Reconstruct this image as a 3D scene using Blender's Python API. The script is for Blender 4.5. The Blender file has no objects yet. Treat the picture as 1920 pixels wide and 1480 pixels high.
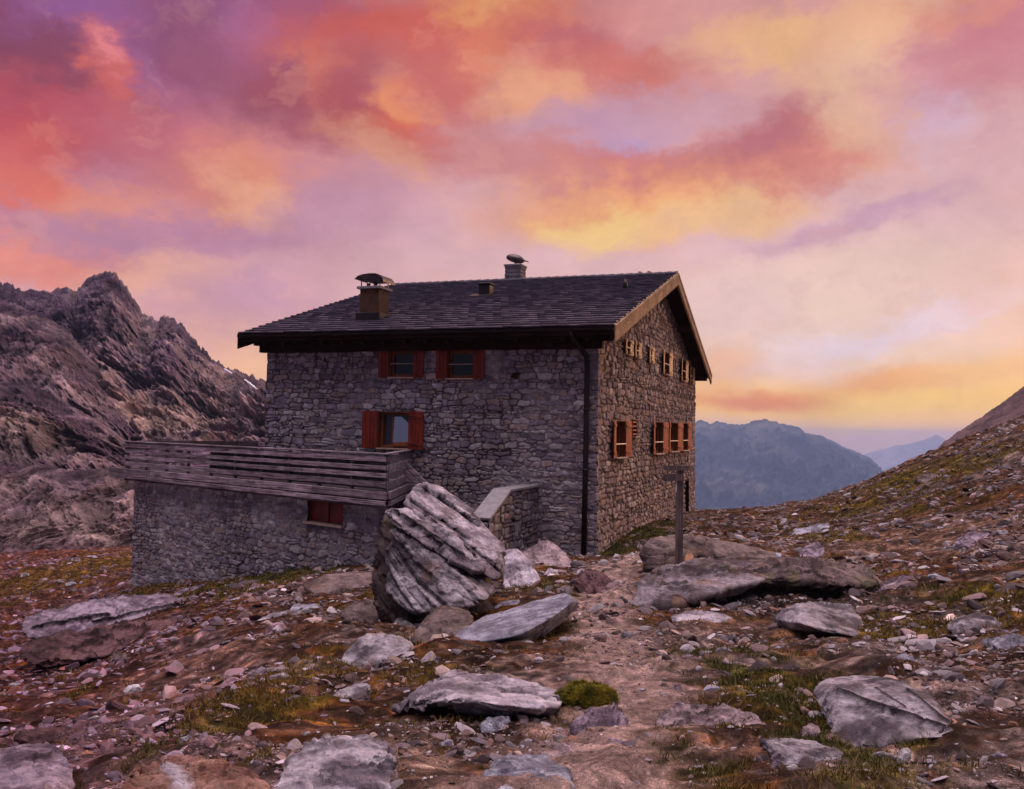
import bpy, bmesh, math, random
import numpy as np
from mathutils import Vector, Matrix

# ------------------------------------------------------------------ camera
SC = bpy.context.scene
COL = SC.collection
F, PITCH, ROLL = 1658.15, 0.0401, 0.0198      # focal length in px of a 1920 px wide picture
cp, sp, cr, sr = math.cos(PITCH), math.sin(PITCH), math.cos(ROLL), math.sin(ROLL)
FW = Vector((0, cp, sp)); UP0 = Vector((0, -sp, cp)); RT0 = Vector((1, 0, 0))
RT = RT0*cr + UP0*sr; UPV = -RT0*sr + UP0*cr
cam = bpy.data.cameras.new('camera'); camo = bpy.data.objects.new('camera', cam); COL.objects.link(camo)
cam.sensor_width = 36.0; cam.lens = 36.0*F/1920.0; cam.clip_start = 0.05; cam.clip_end = 30000
camo.matrix_world = Matrix(((RT.x, UPV.x, -FW.x, 0), (RT.y, UPV.y, -FW.y, 0), (RT.z, UPV.z, -FW.z, 0), (0, 0, 0, 1)))
SC.camera = camo
SC.view_settings.view_transform = 'Standard'; SC.view_settings.look = 'None'
SC.view_settings.exposure = 0.0; SC.view_settings.gamma = 1.0
SC.cycles.use_denoising = True
SC.cycles.max_bounces = 6; SC.cycles.volume_bounces = 1

def ray(u, v):
    """direction (y = 1) of the sight line through a picture point"""
    d = FW + RT*((u-960)/F) + UPV*((740-v)/F)
    return d / d.y
def px(u, v, d):
    """world point at distance d (metres, forward) on that sight line"""
    return ray(u, v)*d
def azel(u, v):
    d = ray(u, v)
    return math.atan2(d.x, d.y), math.atan2(d.z, math.hypot(d.x, d.y))
def srgb(r, g, b, a=1.0):
    f = lambda c: (c/255/12.92) if c/255 <= .04045 else ((c/255+.055)/1.055)**2.4
    return (f(r), f(g), f(b), a)

# ------------------------------------------------------------------ world: sunset sky
SUN_AZ, SUN_EL = math.radians(52), math.radians(14)
world = bpy.data.worlds.new('World'); SC.world = world; world.use_nodes = True
wt = world.node_tree; wt.nodes.clear()
def wn(t, **k):
    n = wt.nodes.new(t)
    for a, b in k.items(): setattr(n, a, b)
    return n
def math_node(op, a, b=None, c=None):
    n = wn('ShaderNodeMath', operation=op)
    for i, s in enumerate((a, b, c)):
        if s is None: continue
        if isinstance(s, (int, float)): n.inputs[i].default_value = s
        else: wt.links.new(s, n.inputs[i])
    return n.outputs[0]
tc = wn('ShaderNodeTexCoord')
sep = wn('ShaderNodeSeparateXYZ'); wt.links.new(tc.outputs['Generated'], sep.inputs[0])
az = math_node('ARCTAN2', sep.outputs[0], sep.outputs[1])
hor = math_node('SQRT', math_node('ADD', math_node('MULTIPLY', sep.outputs[0], sep.outputs[0]), math_node('MULTIPLY', sep.outputs[1], sep.outputs[1])))
el = math_node('ARCTAN2', sep.outputs[2], hor)
cxy = wn('ShaderNodeCombineXYZ'); wt.links.new(az, cxy.inputs[0]); wt.links.new(el, cxy.inputs[1])
def wnoise(scale, detail, rough, off, lac=2.0, sc=(1, 1, 1)):
    mp = wn('ShaderNodeMapping'); mp.inputs['Location'].default_value = off; mp.inputs['Scale'].default_value = sc
    wt.links.new(tc.outputs['Generated'], mp.inputs[0])
    n = wn('ShaderNodeTexNoise'); n.inputs['Scale'].default_value = scale; n.inputs['Detail'].default_value = detail
    n.inputs['Roughness'].default_value = rough; n.inputs['Lacunarity'].default_value = lac
    wt.links.new(mp.outputs[0], n.inputs['Vector']); return n
def warp(src, noise, amp, ampy=None):
    s = wn('ShaderNodeVectorMath', operation='SUBTRACT'); s.inputs[1].default_value = (.5, .5, .5)
    wt.links.new(noise.outputs['Color'], s.inputs[0])
    m = wn('ShaderNodeVectorMath', operation='MULTIPLY'); m.inputs[1].default_value = (amp, ampy or amp, 0)
    wt.links.new(s.outputs[0], m.inputs[0])
    a = wn('ShaderNodeVectorMath', operation='ADD'); wt.links.new(src, a.inputs[0]); wt.links.new(m.outputs[0], a.inputs[1])
    return a.outputs[0]
n1 = wnoise(7.0, 6, .60, (0, 0, 0), sc=(1, 1, 1.7)); n2 = wnoise(26, 6, .62, (3, 1, 2), sc=(1, 1, 1.7))
n2b = wnoise(75, 5, .6, (9, 4, 1)); wv = warp(warp(warp(cxy.outputs[0], n1, .16, .10), n2, .070, .046), n2b, .018, .014)
soft = warp(cxy.outputs[0], n1, .08, .05)
def ramp(fac, stops, interp='LINEAR'):
    r = wn('ShaderNodeValToRGB'); r.color_ramp.interpolation = interp
    el_ = r.color_ramp.elements
    while len(el_) < len(stops): el_.new(.5)
    for e, (p, c) in zip(el_, stops): e.position = p; e.color = c
    wt.links.new(fac, r.inputs[0]); return r.outputs[0]
def mix(f, a, b):
    n = wn('ShaderNodeMix', data_type='RGBA')
    if isinstance(f, (int, float)): n.inputs[0].default_value = f
    else: wt.links.new(f, n.inputs[0])
    for i, s in ((6, a), (7, b)):
        if isinstance(s, tuple): n.inputs[i].default_value = s
        else: wt.links.new(s, n.inputs[i])
    return n.outputs[2]
sepw = wn('ShaderNodeSeparateXYZ'); wt.links.new(soft, sepw.inputs[0])
# elevation 0..0.6 rad -> 0..1
ef = math_node('MULTIPLY', sepw.outputs[1], 1/.6)
E = lambda v, u=960: max(0.0, min(1.0, azel(u, v)[1]/.6))
left = ramp(ef, [(E(720), srgb(246, 182, 150)), (E(560), srgb(214, 158, 170)), (E(440), srgb(198, 138, 160)), (E(300), srgb(196, 112, 128)), (E(130), srgb(160, 88, 120)), (E(0), srgb(142, 84, 124))])
mid = ramp(ef, [(E(560), srgb(232, 186, 184)), (E(440), srgb(222, 176, 184)), (E(300), srgb(216, 158, 158)), (E(150), srgb(214, 138, 134)), (E(0), srgb(206, 128, 124))])
right = ramp(ef, [(E(800), srgb(232, 178, 170)), (E(740), srgb(250, 196, 146)), (E(650), srgb(242, 206, 190)), (E(450), srgb(228, 184, 186)), (E(250), srgb(220, 168, 170)), (E(60), srgb(220, 160, 156))])
azf = wn('ShaderNodeMapRange', interpolation_type='SMOOTHSTEP'); wt.links.new(sepw.outputs[0], azf.inputs[0])
azf.inputs[1].default_value = azel(250, 300)[0]; azf.inputs[2].default_value = azel(950, 300)[0]
azg = wn('ShaderNodeMapRange', interpolation_type='SMOOTHSTEP'); wt.links.new(sepw.outputs[0], azg.inputs[0])
azg.inputs[1].default_value = azel(900, 300)[0]; azg.inputs[2].default_value = azel(1500, 300)[0]
c = mix(azg.outputs[0], mix(azf.outputs[0], left, mid), right)
BLOBS = [
 (200, 50, 190, 60, 10, (148, 94, 152), .95), (60, 110, 170, 60, -12, (134, 68, 92), .9), (140, 135, 120, 45, -10, (140, 72, 90), .85),
 (315, 95, 60, 70, 0, (152, 98, 155), .8), (400, 105, 130, 60, -25, (146, 82, 110), .9), (480, 75, 55, 60, -30, (172, 112, 158), .8),
 (232, 150, 46, 60, 10, (214, 108, 100), .95), (238, 100, 32, 16, -20, (232, 136, 140), .9), (20, 215, 150, 60, 0, (190, 74, 84), .9),
 (170, 225, 150, 50, -8, (190, 92, 104), .7), (570, 185, 130, 60, -20, (162, 82, 94), .95), (606, 112, 34, 50, 10, (236, 146, 118), .85),
 (600, 15, 120, 40, 0, (158, 82, 114), .8), (770, 45, 200, 50, 8, (208, 98, 82), .95), (940, 12, 75, 40, 0, (246, 176, 110), .95), (950, 70, 80, 34, 40, (230, 126, 88), .8),
 (700, 205, 110, 70, -30, (178, 82, 88), .8), (790, 205, 48, 50, 0, (240, 152, 106), .95), (765, 262, 70, 30, -15, (216, 104, 84), .9),
 (865, 150, 95, 60, -35, (204, 104, 98), .8), (1090, 95, 150, 46, -22, (192, 100, 108), .9), (1015, 175, 90, 55, -20, (236, 168, 128), .85),
 (1190, 135, 150, 34, -8, (216, 124, 108), .75), (1150, 240, 150, 36, 5, (192, 150, 180), .8), (1185, 268, 46, 14, 0, (176, 156, 200), .6),
 (1200, 308, 150, 30, 4, (198, 108, 112), .9), (940, 315, 180, 36, -4, (208, 132, 132), .7), (705, 290, 90, 36, -30, (232, 164, 132), .7),
 (430, 330, 95, 50, 15, (232, 148, 112), .9), (462, 368, 60, 30, -30, (244, 178, 140), .9), (300, 290, 120, 60, -15, (196, 112, 124), .6), (130, 375, 170, 28, 0, (232, 148, 120), .9),
 (10, 330, 80, 70, 0, (222, 104, 92), .8), (270, 440, 240, 34, 4, (186, 130, 158), .8), (60, 490, 130, 34, 0, (236, 136, 112), .8),
 (300, 515, 110, 34, 8, (240, 178, 150), .8), (450, 560, 120, 50, 0, (196, 146, 172), .7), (490, 690, 70, 45, 0, (254, 196, 150), .8), (600, 400, 130, 40, 10, (196, 144, 168), .6),
 (1450, 262, 130, 50, 16, (190, 106, 112), .95), (1570, 270, 70, 40, 0, (222, 142, 120), .8), (1440, 325, 160, 34, 8, (212, 128, 116), .8),
 (1160, 385, 200, 54, 8, (244, 168, 108), .95), (1120, 425, 95, 36, 14, (252, 212, 140), .9), (1340, 388, 120, 34, 8, (244, 196, 142), .9),
 (1400, 80, 90, 30, 0, (240, 182, 138), .8), (1480, 85, 50, 30, 0, (242, 190, 134), .8), (1620, 70, 110, 60, 20, (238, 182, 138), .85), (1625, 190, 55, 80, 0, (240, 194, 160), .8),
 (1300, 200, 120, 30, 0, (204, 158, 172), .6), (1755, 230, 45, 45, 0, (216, 186, 208), .8), (1870, 50, 100, 80, 10, (204, 118, 132), .85), (1790, 20, 70, 16, -8, (222, 146, 128), .9), (1820, 150, 120, 50, 10, (214, 142, 150), .7),
 (1600, 405, 160, 24, 16, (198, 152, 176), .85), (1500, 560, 260, 70, 10, (244, 208, 190), .7), (1680, 620, 200, 30, 14, (236, 212, 228), .85), (1380, 590, 90, 60, 0, (236, 196, 200), .5),
 (1700, 764, 300, 42, 0, (255, 204, 116), .98), (1380, 762, 150, 42, 0, (255, 190, 106), .95), (1720, 712, 140, 18, 5, (242, 164, 108), .95), (1860, 700, 110, 24, 4, (250, 204, 140), .7),
 (1430, 750, 100, 15, 0, (226, 128, 92), .95), (1365, 692, 50, 34, 0, (244, 182, 146), .8), (1370, 795, 60, 12, 0, (255, 200, 190), .5), (1640, 812, 160, 12, 0, (240, 176, 172), .7), (1600, 790, 330, 14, 0, (255, 196, 140), .7), (1500, 700, 90, 22, 0, (236, 198, 200), .6),
]
for (u, v, ru, rv, rot, colr, st) in BLOBS:
    a_, e_ = azel(u, v)
    mp = wn('ShaderNodeMapping', vector_type='TEXTURE')
    mp.inputs['Location'].default_value = (a_, e_, 0); mp.inputs['Rotation'].default_value = (0, 0, math.radians(rot))
    mp.inputs['Scale'].default_value = (ru*1.25/F, rv*1.25/F, 1)
    wt.links.new(wv if v < 640 else soft, mp.inputs[0])
    ln = wn('ShaderNodeVectorMath', operation='LENGTH'); wt.links.new(mp.outputs[0], ln.inputs[0])
    mr = wn('ShaderNodeMapRange', interpolation_type='SMOOTHERSTEP'); wt.links.new(ln.outputs['Value'], mr.inputs[0])
    mr.inputs[1].default_value = 1.6; mr.inputs[2].default_value = 0.1; mr.inputs[3].default_value = 0; mr.inputs[4].default_value = st*.92
    c = mix(mr.outputs[0], c, srgb(*colr))
# wispy cloud texture over everything
sc2 = wn('ShaderNodeMapping'); sc2.inputs['Scale'].default_value = (1, 1.35, 1); wt.links.new(wv, sc2.inputs[0])
nd = wn('ShaderNodeTexNoise'); nd.inputs['Scale'].default_value = 17; nd.inputs['Detail'].default_value = 9; nd.inputs['Roughness'].default_value = .58; wt.links.new(sc2.outputs[0], nd.inputs['Vector'])
hi = wn('ShaderNodeMapRange', interpolation_type='SMOOTHSTEP'); wt.links.new(nd.outputs['Fac'], hi.inputs[0]); hi.inputs[1].default_value = .52; hi.inputs[2].default_value = .72; hi.inputs[4].default_value = .20
c = mix(hi.outputs[0], c, srgb(246, 176, 150))
lo_ = wn('ShaderNodeMapRange', interpolation_type='SMOOTHSTEP'); wt.links.new(nd.outputs['Fac'], lo_.inputs[0]); lo_.inputs[1].default_value = .48; lo_.inputs[2].default_value = .30; lo_.inputs[4].default_value = .12
c = mix(lo_.outputs[0], c, srgb(176, 122, 150))
n3 = wnoise(11, 9, .62, (5, 2, 7), sc=(1, 1, 1.5))
mrr = wn('ShaderNodeMapRange'); wt.links.new(n3.outputs['Fac'], mrr.inputs[0])
mrr.inputs[1].default_value = .30; mrr.inputs[2].default_value = .70; mrr.inputs[3].default_value = .90; mrr.inputs[4].default_value = 1.09
hs = wn('ShaderNodeHueSaturation'); wt.links.new(mrr.outputs[0], hs.inputs['Value']); wt.links.new(c, hs.inputs['Color']); hs.inputs['Saturation'].default_value = 1.02
c = hs.outputs[0]
# sky out of the picture: cool dusk blue behind the viewer, an overhead brightened for its light, an ember glow where the sun went down
n4 = wnoise(2.5, 5, .6, (1, 8, 3))
back = mix(n4.outputs['Fac'], (.08, .085, .15, 1), (.19, .155, .24, 1))
zen = mix(n4.outputs['Fac'], (3.1, 2.6, 3.2, 1), (5.6, 4.3, 4.4, 1))       # unseen overhead sky, brightened to light tops from above
zf = wn('ShaderNodeMapRange', interpolation_type='SMOOTHSTEP'); wt.links.new(el, zf.inputs[0]); zf.inputs[1].default_value = .70; zf.inputs[2].default_value = 1.25
back = mix(zf.outputs[0], back, zen)
aabs = math_node('ABSOLUTE', az)
bf = wn('ShaderNodeMapRange', interpolation_type='SMOOTHSTEP'); wt.links.new(aabs, bf.inputs[0]); bf.inputs[1].default_value = .62; bf.inputs[2].default_value = 1.3
uf = wn('ShaderNodeMapRange', interpolation_type='SMOOTHSTEP'); wt.links.new(el, uf.inputs[0]); uf.inputs[1].default_value = .5; uf.inputs[2].default_value = .95
c = mix(math_node('MAXIMUM', bf.outputs[0], uf.outputs[0]), c, back)
mp = wn('ShaderNodeMapping', vector_type='TEXTURE'); mp.inputs['Location'].default_value = (SUN_AZ, .08, 0); mp.inputs['Scale'].default_value = (.42, .2, 1)
wt.links.new(cxy.outputs[0], mp.inputs[0]); ln = wn('ShaderNodeVectorMath', operation='LENGTH'); wt.links.new(mp.outputs[0], ln.inputs[0])
mr = wn('ShaderNodeMapRange', interpolation_type='SMOOTHERSTEP'); wt.links.new(ln.outputs['Value'], mr.inputs[0])
mr.inputs[1].default_value = 1.4; mr.inputs[2].default_value = 0; mr.inputs[4].default_value = .9
c = mix(mr.outputs[0], c, (1.5, .62, .22, 1))
sky = wn('ShaderNodeTexSky'); sky.sky_type = 'NISHITA'; sky.sun_disc = False
sky.sun_elevation = SUN_EL; sky.sun_rotation = SUN_AZ; sky.altitude = 2400
bg1 = wn('ShaderNodeBackground'); wt.links.new(sky.outputs[0], bg1.inputs[0]); bg1.inputs[1].default_value = .08
bg2 = wn('ShaderNodeBackground'); wt.links.new(c, bg2.inputs[0]); bg2.inputs[1].default_value = 1.0
ms = wn('ShaderNodeMixShader'); ms.inputs[0].default_value = .93
wt.links.new(bg1.outputs[0], ms.inputs[1]); wt.links.new(bg2.outputs[0], ms.inputs[2])
wo = wn('ShaderNodeOutputWorld'); wt.links.new(ms.outputs[0], wo.inputs[0])

# ------------------------------------------------------------------ sun: the last glow, soft and low from the right
sl = bpy.data.lights.new('sun', 'SUN'); so = bpy.data.objects.new('sun', sl); COL.objects.link(so)
sl.energy = 1.35; sl.angle = math.radians(11); sl.color = (1, .55, .30)
sd = Vector((math.sin(SUN_AZ)*math.cos(SUN_EL), math.cos(SUN_AZ)*math.cos(SUN_EL), math.sin(SUN_EL)))
so.rotation_euler = (-sd).to_track_quat('-Z', 'Y').to_euler()

# ------------------------------------------------------------------ numpy noise
def _h(x, y, z, s):
    h = (x.astype(np.uint32)*np.uint32(374761393) + y.astype(np.uint32)*np.uint32(668265263) + z.astype(np.uint32)*np.uint32(2147483647) + np.uint32(s*362437+1013))
    h = (h ^ (h >> np.uint32(13)))*np.uint32(1274126177); h = (h ^ (h >> np.uint32(15)))*np.uint32(2246822519); h ^= h >> np.uint32(16)
    return h.astype(np.float64)/4294967295.0
def noise(P, s=0):
    """value noise -1..1 at points P (n,3)"""
    old = np.seterr(over='ignore')
    Q = np.floor(P); fr = P-Q; I = Q.astype(np.int64); w = fr*fr*fr*(fr*(fr*6-15)+10)
    r = 0
    for dx in (0, 1):
        for dy in (0, 1):
            for dz in (0, 1):
                r = r + _h(I[:, 0]+dx, I[:, 1]+dy, I[:, 2]+dz, s)*(w[:, 0] if dx else 1-w[:, 0])*(w[:, 1] if dy else 1-w[:, 1])*(w[:, 2] if dz else 1-w[:, 2])
    np.seterr(**old)
    return r*2-1
def fbm(P, octv=5, s=0, g=.5, ridged=False):
    r = 0; a = 1; t = 0
    M = np.array([[.8, .6, 0], [-.6, .8, 0], [0, 0, 1.]])
    M2 = np.array([[1, 0, 0], [0, .8, .6], [0, -.6, .8]])
    for i in range(octv):
        n = noise(P, s+i*7)
        if ridged: n = 1-2*np.abs(n)
        r = r+a*n; t += a; a *= g; P = (P @ M @ M2)*2.03+11.3
    return r/t
def sstep(a, b, x):
    t = np.clip((x-a)/(b-a), 0, 1); return t*t*(3-2*t)
def hash1(k, s=0):
    k = np.asarray(k).astype(np.int64); return _h(k, k*0+5, k*0+9, s)

# ------------------------------------------------------------------ object helpers
def tag(o, label=None, cat=None, group=None, kind=None):
    if label: o['label'] = label
    if cat: o['category'] = cat
    if group: o['group'] = group
    if kind: o['kind'] = kind
    return o
def link(name, me, mat=None, parent=None, loc=None):
    o = bpy.data.objects.new(name, me); COL.objects.link(o)
    if mat is not None and me is not None: me.materials.append(mat)
    if parent is not None: o.parent = parent
    if loc is not None: o.location = loc
    return o
def mesh_np(name, V, Fc, smooth=True, cols=None, attrs=None):
    me = bpy.data.meshes.new(name); V = np.asarray(V, np.float32); Fc = np.asarray(Fc, np.int32)
    k = Fc.shape[1]; me.vertices.add(len(V)); me.vertices.foreach_set('co', V.ravel())
    me.loops.add(Fc.size); me.loops.foreach_set('vertex_index', Fc.ravel())
    me.polygons.add(len(Fc)); me.polygons.foreach_set('loop_start', np.arange(0, Fc.size, k, dtype=np.int32))
    me.polygons.foreach_set('loop_total', np.full(len(Fc), k, np.int32))
    me.polygons.foreach_set('use_smooth', np.full(len(Fc), smooth))
    if cols is not None:
        at = me.color_attributes.new('Col', 'FLOAT_COLOR', 'POINT')
        C4 = np.ones((len(V), 4), np.float32); C4[:, :3] = cols; at.data.foreach_set('color', C4.ravel())
    for n_, a_ in (attrs or {}).items():
        at = me.attributes.new(n_, 'FLOAT', 'POINT'); at.data.foreach_set('value', np.asarray(a_, np.float32))
    me.update(calc_edges=True); me.validate(); return me
def empty(name, loc=(0, 0, 0), rz=0, parent=None):
    o = bpy.data.objects.new(name, None); COL.objects.link(o); o.location = loc; o.rotation_euler = (0, 0, rz); o.empty_display_size = .3
    if parent is not None: o.parent = parent
    return o
class MB:
    """collects boxes, prisms and tubes into one mesh, with a per-piece tint"""
    def __init__(s): s.v = []; s.f = []; s.c = []
    def add(s, V, Fs, tint=1.0):
        n = len(s.v); s.v += [tuple(p) for p in V]; s.f += [tuple(n+i for i in f) for f in Fs]; s.c += [tint]*len(V)
    def box(s, c, e, tint=1.0, rot=None, bev=0.0):
        hx, hy, hz = e[0]/2, e[1]/2, e[2]/2; c = Vector(c)
        b = min(bev, hx*.8, hy*.8, hz*.8)
        R = rot.to_matrix() if hasattr(rot, 'to_matrix') else (rot or Matrix.Identity(3))
        if b <= 0:
            V = [c+R @ Vector((x*hx, y*hy, z*hz)) for x in (-1, 1) for y in (-1, 1) for z in (-1, 1)]
            s.add(V, [(0, 1, 3, 2), (4, 6, 7, 5), (0, 4, 5, 1), (2, 3, 7, 6), (0, 2, 6, 4), (1, 5, 7, 3)], tint); return
        V = []; idx = {}
        for x in (-1, 1):
            for y in (-1, 1):
                for z in (-1, 1):
                    for a in range(3):
                        q = [x*(hx-b), y*(hy-b), z*(hz-b)]; q[a] = (x*hx, y*hy, z*hz)[a]
                        idx[(x, y, z, a)] = len(V); V.append(c+R @ Vector(q))
        Fs = []
        for a in range(3):
            o1, o2 = [i for i in range(3) if i != a]
            for sg in (-1, 1):
                q = []
                for (p, r) in ((-1, -1), (1, -1), (1, 1), (-1, 1)):
                    k = [0, 0, 0]; k[a] = sg; k[o1] = p; k[o2] = r; q.append(idx[(*k, a)])
                Fs.append(q)
        for a in range(3):
            o1, o2 = [i for i in range(3) if i != a]
            for p in (-1, 1):
                for r in (-1, 1):
                    k0 = [0, 0, 0]; k0[a] = -1; k0[o1] = p; k0[o2] = r; k1 = list(k0); k1[a] = 1
                    Fs.append([idx[(*k0, o1)], idx[(*k1, o1)], idx[(*k1, o2)], idx[(*k0, o2)]])
        for x in (-1, 1):
            for y in (-1, 1):
                for z in (-1, 1): Fs.append([idx[(x, y, z, a)] for a in range(3)])
        s.add(V, Fs, tint)
    def beam(s, a, b, w, h, tint=1.0, up=Vector((0, 0, 1)), bev=.006):
        a, b = Vector(a), Vector(b); d = b-a; L = d.length; d.normalize()
        sx = d.cross(up).normalized(); uz = sx.cross(d)
        R = Matrix((d, sx, uz)).transposed()
        s.box((a+b)/2, (L, w, h), tint, R, bev)
    def tube(s, pts, r, n=10, tint=1.0, cap=True):
        pts = [Vector(p) for p in pts]; k = len(s.v); rings = []
        rr = r if isinstance(r, (list, tuple)) else [r]*len(pts)
        for i, p in enumerate(pts):
            d = (pts[min(i+1, len(pts)-1)]-pts[max(i-1, 0)]).normalized()
            ref = Vector((0, 0, 1)) if abs(d.z) < .9 else Vector((1, 0, 0))
            x = d.cross(ref).normalized(); y = d.cross(x)
            rings.append([p+x*math.cos(2*math.pi*j/n)*rr[i]+y*math.sin(2*math.pi*j/n)*rr[i] for j in range(n)])
        V = [q for g in rings for q in g]; Fs = []
        for i in range(len(pts)-1):
            for j in range(n): Fs.append((i*n+j, i*n+(j+1) % n, (i+1)*n+(j+1) % n, (i+1)*n+j))
        if cap: Fs += [tuple(range(n))[::-1], tuple((len(pts)-1)*n+j for j in range(n))]
        s.add(V, Fs, tint)
    def prism(s, poly, off, tint=1.0):
        """closed polygon of 3D points extruded by vector off"""
        P = [Vector(p) for p in poly]; n = len(P); o = Vector(off)
        s.add(P+[p+o for p in P], [tuple(range(n))[::-1], tuple(range(n, 2*n))]+[(i, (i+1) % n, n+(i+1) % n, n+i) for i in range(n)], tint)
    def build(s, name, mat, parent=None, smooth=False, loc=None):
        me = bpy.data.meshes.new(name); me.from_pydata([tuple(v) for v in s.v], [], s.f)
        bm = bmesh.new(); bm.from_mesh(me); bmesh.ops.recalc_face_normals(bm, faces=bm.faces); bm.to_mesh(me); bm.free()
        at = me.attributes.new('tint', 'FLOAT', 'POINT'); at.data.foreach_set('value', np.array(s.c, np.float32))
        if smooth: me.polygons.foreach_set('use_smooth', np.full(len(me.polygons), True))
        me.update(); return link(name, me, mat, parent, loc)

# ------------------------------------------------------------------ materials
def mat_new(name):
    m = bpy.data.materials.new(name); m.use_nodes = True; nt = m.node_tree
    return m, nt, nt.nodes['Principled BSDF']
class N:
    """tiny node helper"""
    def __init__(s, nt): s.nt = nt
    def new(s, t, **k):
        n = s.nt.nodes.new(t)
        for a, b in k.items(): setattr(n, a, b)
        return n
    def set(s, n, i, v):
        if v is None: return
        if hasattr(v, 'is_linked') or isinstance(v, bpy.types.NodeSocket): s.nt.links.new(v, n.inputs[i])
        else: n.inputs[i].default_value = v
    def coord(s, which='Object'): return s.new('ShaderNodeTexCoord').outputs[which]
    def mapping(s, vec, sc=(1, 1, 1), rot=(0, 0, 0), loc=(0, 0, 0)):
        n = s.new('ShaderNodeMapping'); s.set(n, 0, vec); n.inputs['Scale'].default_value = sc; n.inputs['Rotation'].default_value = rot; n.inputs['Location'].default_value = loc
        return n.outputs[0]
    def noise(s, vec, sc, det=6, ro=.6, dist=0, out='Fac'):
        n = s.new('ShaderNodeTexNoise'); s.set(n, 'Vector', vec); n.inputs['Scale'].default_value = sc; n.inputs['Detail'].default_value = det
        n.inputs['Roughness'].default_value = ro; n.inputs['Distortion'].default_value = dist; return n.outputs[out]
    def voro(s, vec, sc, feat='F1', out='Distance', rnd=1):
        n = s.new('ShaderNodeTexVoronoi', feature=feat); s.set(n, 'Vector', vec); n.inputs['Scale'].default_value = sc; n.inputs['Randomness'].default_value = rnd; return n.outputs[out]
    def mr(s, v, a, b, c=0, d=1):
        n = s.new('ShaderNodeMapRange'); s.set(n, 0, v)
        for i, x in enumerate((a, b, c, d)): n.inputs[i+1].default_value = x
        return n.outputs[0]
    def math(s, op, a, b=None):
        n = s.new('ShaderNodeMath', operation=op); s.set(n, 0, a); s.set(n, 1, b); return n.outputs[0]
    def mix(s, f, a, b, bt='MIX'):
        n = s.new('ShaderNodeMix', data_type='RGBA', blend_type=bt); s.set(n, 0, f); s.set(n, 6, a); s.set(n, 7, b); return n.outputs[2]
    def attr(s, name, out='Color'):
        n = s.new('ShaderNodeAttribute'); n.attribute_name = name; return n.outputs[out]
    def bump(s, h, st=.5, dist=.02, nrm=None):
        n = s.new('ShaderNodeBump'); s.set(n, 'Height', h); n.inputs['Strength'].default_value = st; n.inputs['Distance'].default_value = dist
        if nrm is not None: s.set(n, 'Normal', nrm)
        return n.outputs[0]
    def gray(s, v):
        n = s.new('ShaderNodeCombineColor'); [s.set(n, i, v) for i in range(3)]; return n.outputs[0]
def G(v, a=1.0): return (v, v, v, a) if not isinstance(v, tuple) else (*v, a)

def mat_attr(name, sc=9.0, rough=.85, lo=.55, hi=1.4, bst=.6, bd=.02, spec=.25, fine=60):
    """surface coloured by the mesh's own Col attribute, broken up by two noises"""
    m, nt, b = mat_new(name); n = N(nt); co = n.coord()
    a = n.mr(n.noise(co, sc, 8, .7), .3, .7, lo, hi); f = n.mr(n.noise(co, fine, 5, .7), .3, .7, .75, 1.25)
    col = n.mix(1, n.attr('Col'), n.gray(n.math('MULTIPLY', a, f)), 'MULTIPLY')
    nt.links.new(col, b.inputs['Base Color']); b.inputs['Roughness'].default_value = rough; b.inputs['Specular IOR Level'].default_value = spec
    h = n.math('ADD', n.math('MULTIPLY', n.noise(co, sc*1.7, 8, .7), 1.0), n.math('MULTIPLY', n.noise(co, fine, 4, .7), .25))
    nt.links.new(n.bump(h, bst, bd), b.inputs['Normal']); return m
def mat_wood(name, c1, c2, axis=0, rough=.8, gsc=3.0, bst=.5, spec=.25):
    m, nt, b = mat_new(name); n = N(nt); co = n.coord()
    s = [28, 28, 28]; s[axis] = 1.2
    g = n.noise(n.mapping(co, tuple(s)), gsc/3, 6, .65); big = n.noise(co, 1.7, 4, .6)
    col = n.mix(n.mr(g, .35, .65), G(c1), G(c2)); col = n.mix(1, col, n.gray(n.mr(big, .3, .7, .6, 1.35)), 'MULTIPLY')
    col = n.mix(1, col, n.gray(n.attr('tint', 'Fac')), 'MULTIPLY')
    nt.links.new(col, b.inputs['Base Color']); b.inputs['Roughness'].default_value = rough; b.inputs['Specular IOR Level'].default_value = spec
    nt.links.new(n.bump(g, bst, .01), b.inputs['Normal']); return m
def mat_plain(name, c, rough=.6, metal=0, spec=.4, var=.25, sc=6):
    m, nt, b = mat_new(name); n = N(nt); co = n.coord()
    col = n.mix(1, G(c), n.gray(n.mr(n.noise(co, sc, 6, .65), .3, .7, 1-var, 1+var)), 'MULTIPLY')
    nt.links.new(col, b.inputs['Base Color']); b.inputs['Roughness'].default_value = rough; b.inputs['Metallic'].default_value = metal; b.inputs['Specular IOR Level'].default_value = spec
    nt.links.new(n.bump(n.noise(co, sc*6, 5, .6), .2, .01), b.inputs['Normal']); return m
M = {}
M['rock'] = mat_attr('schist', 6, .78, .62, 1.38, 1.0, .05, .3, 40)
M['stone'] = mat_attr('loose_stone', 9, .8, .8, 1.2, .5, .01)
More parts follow.
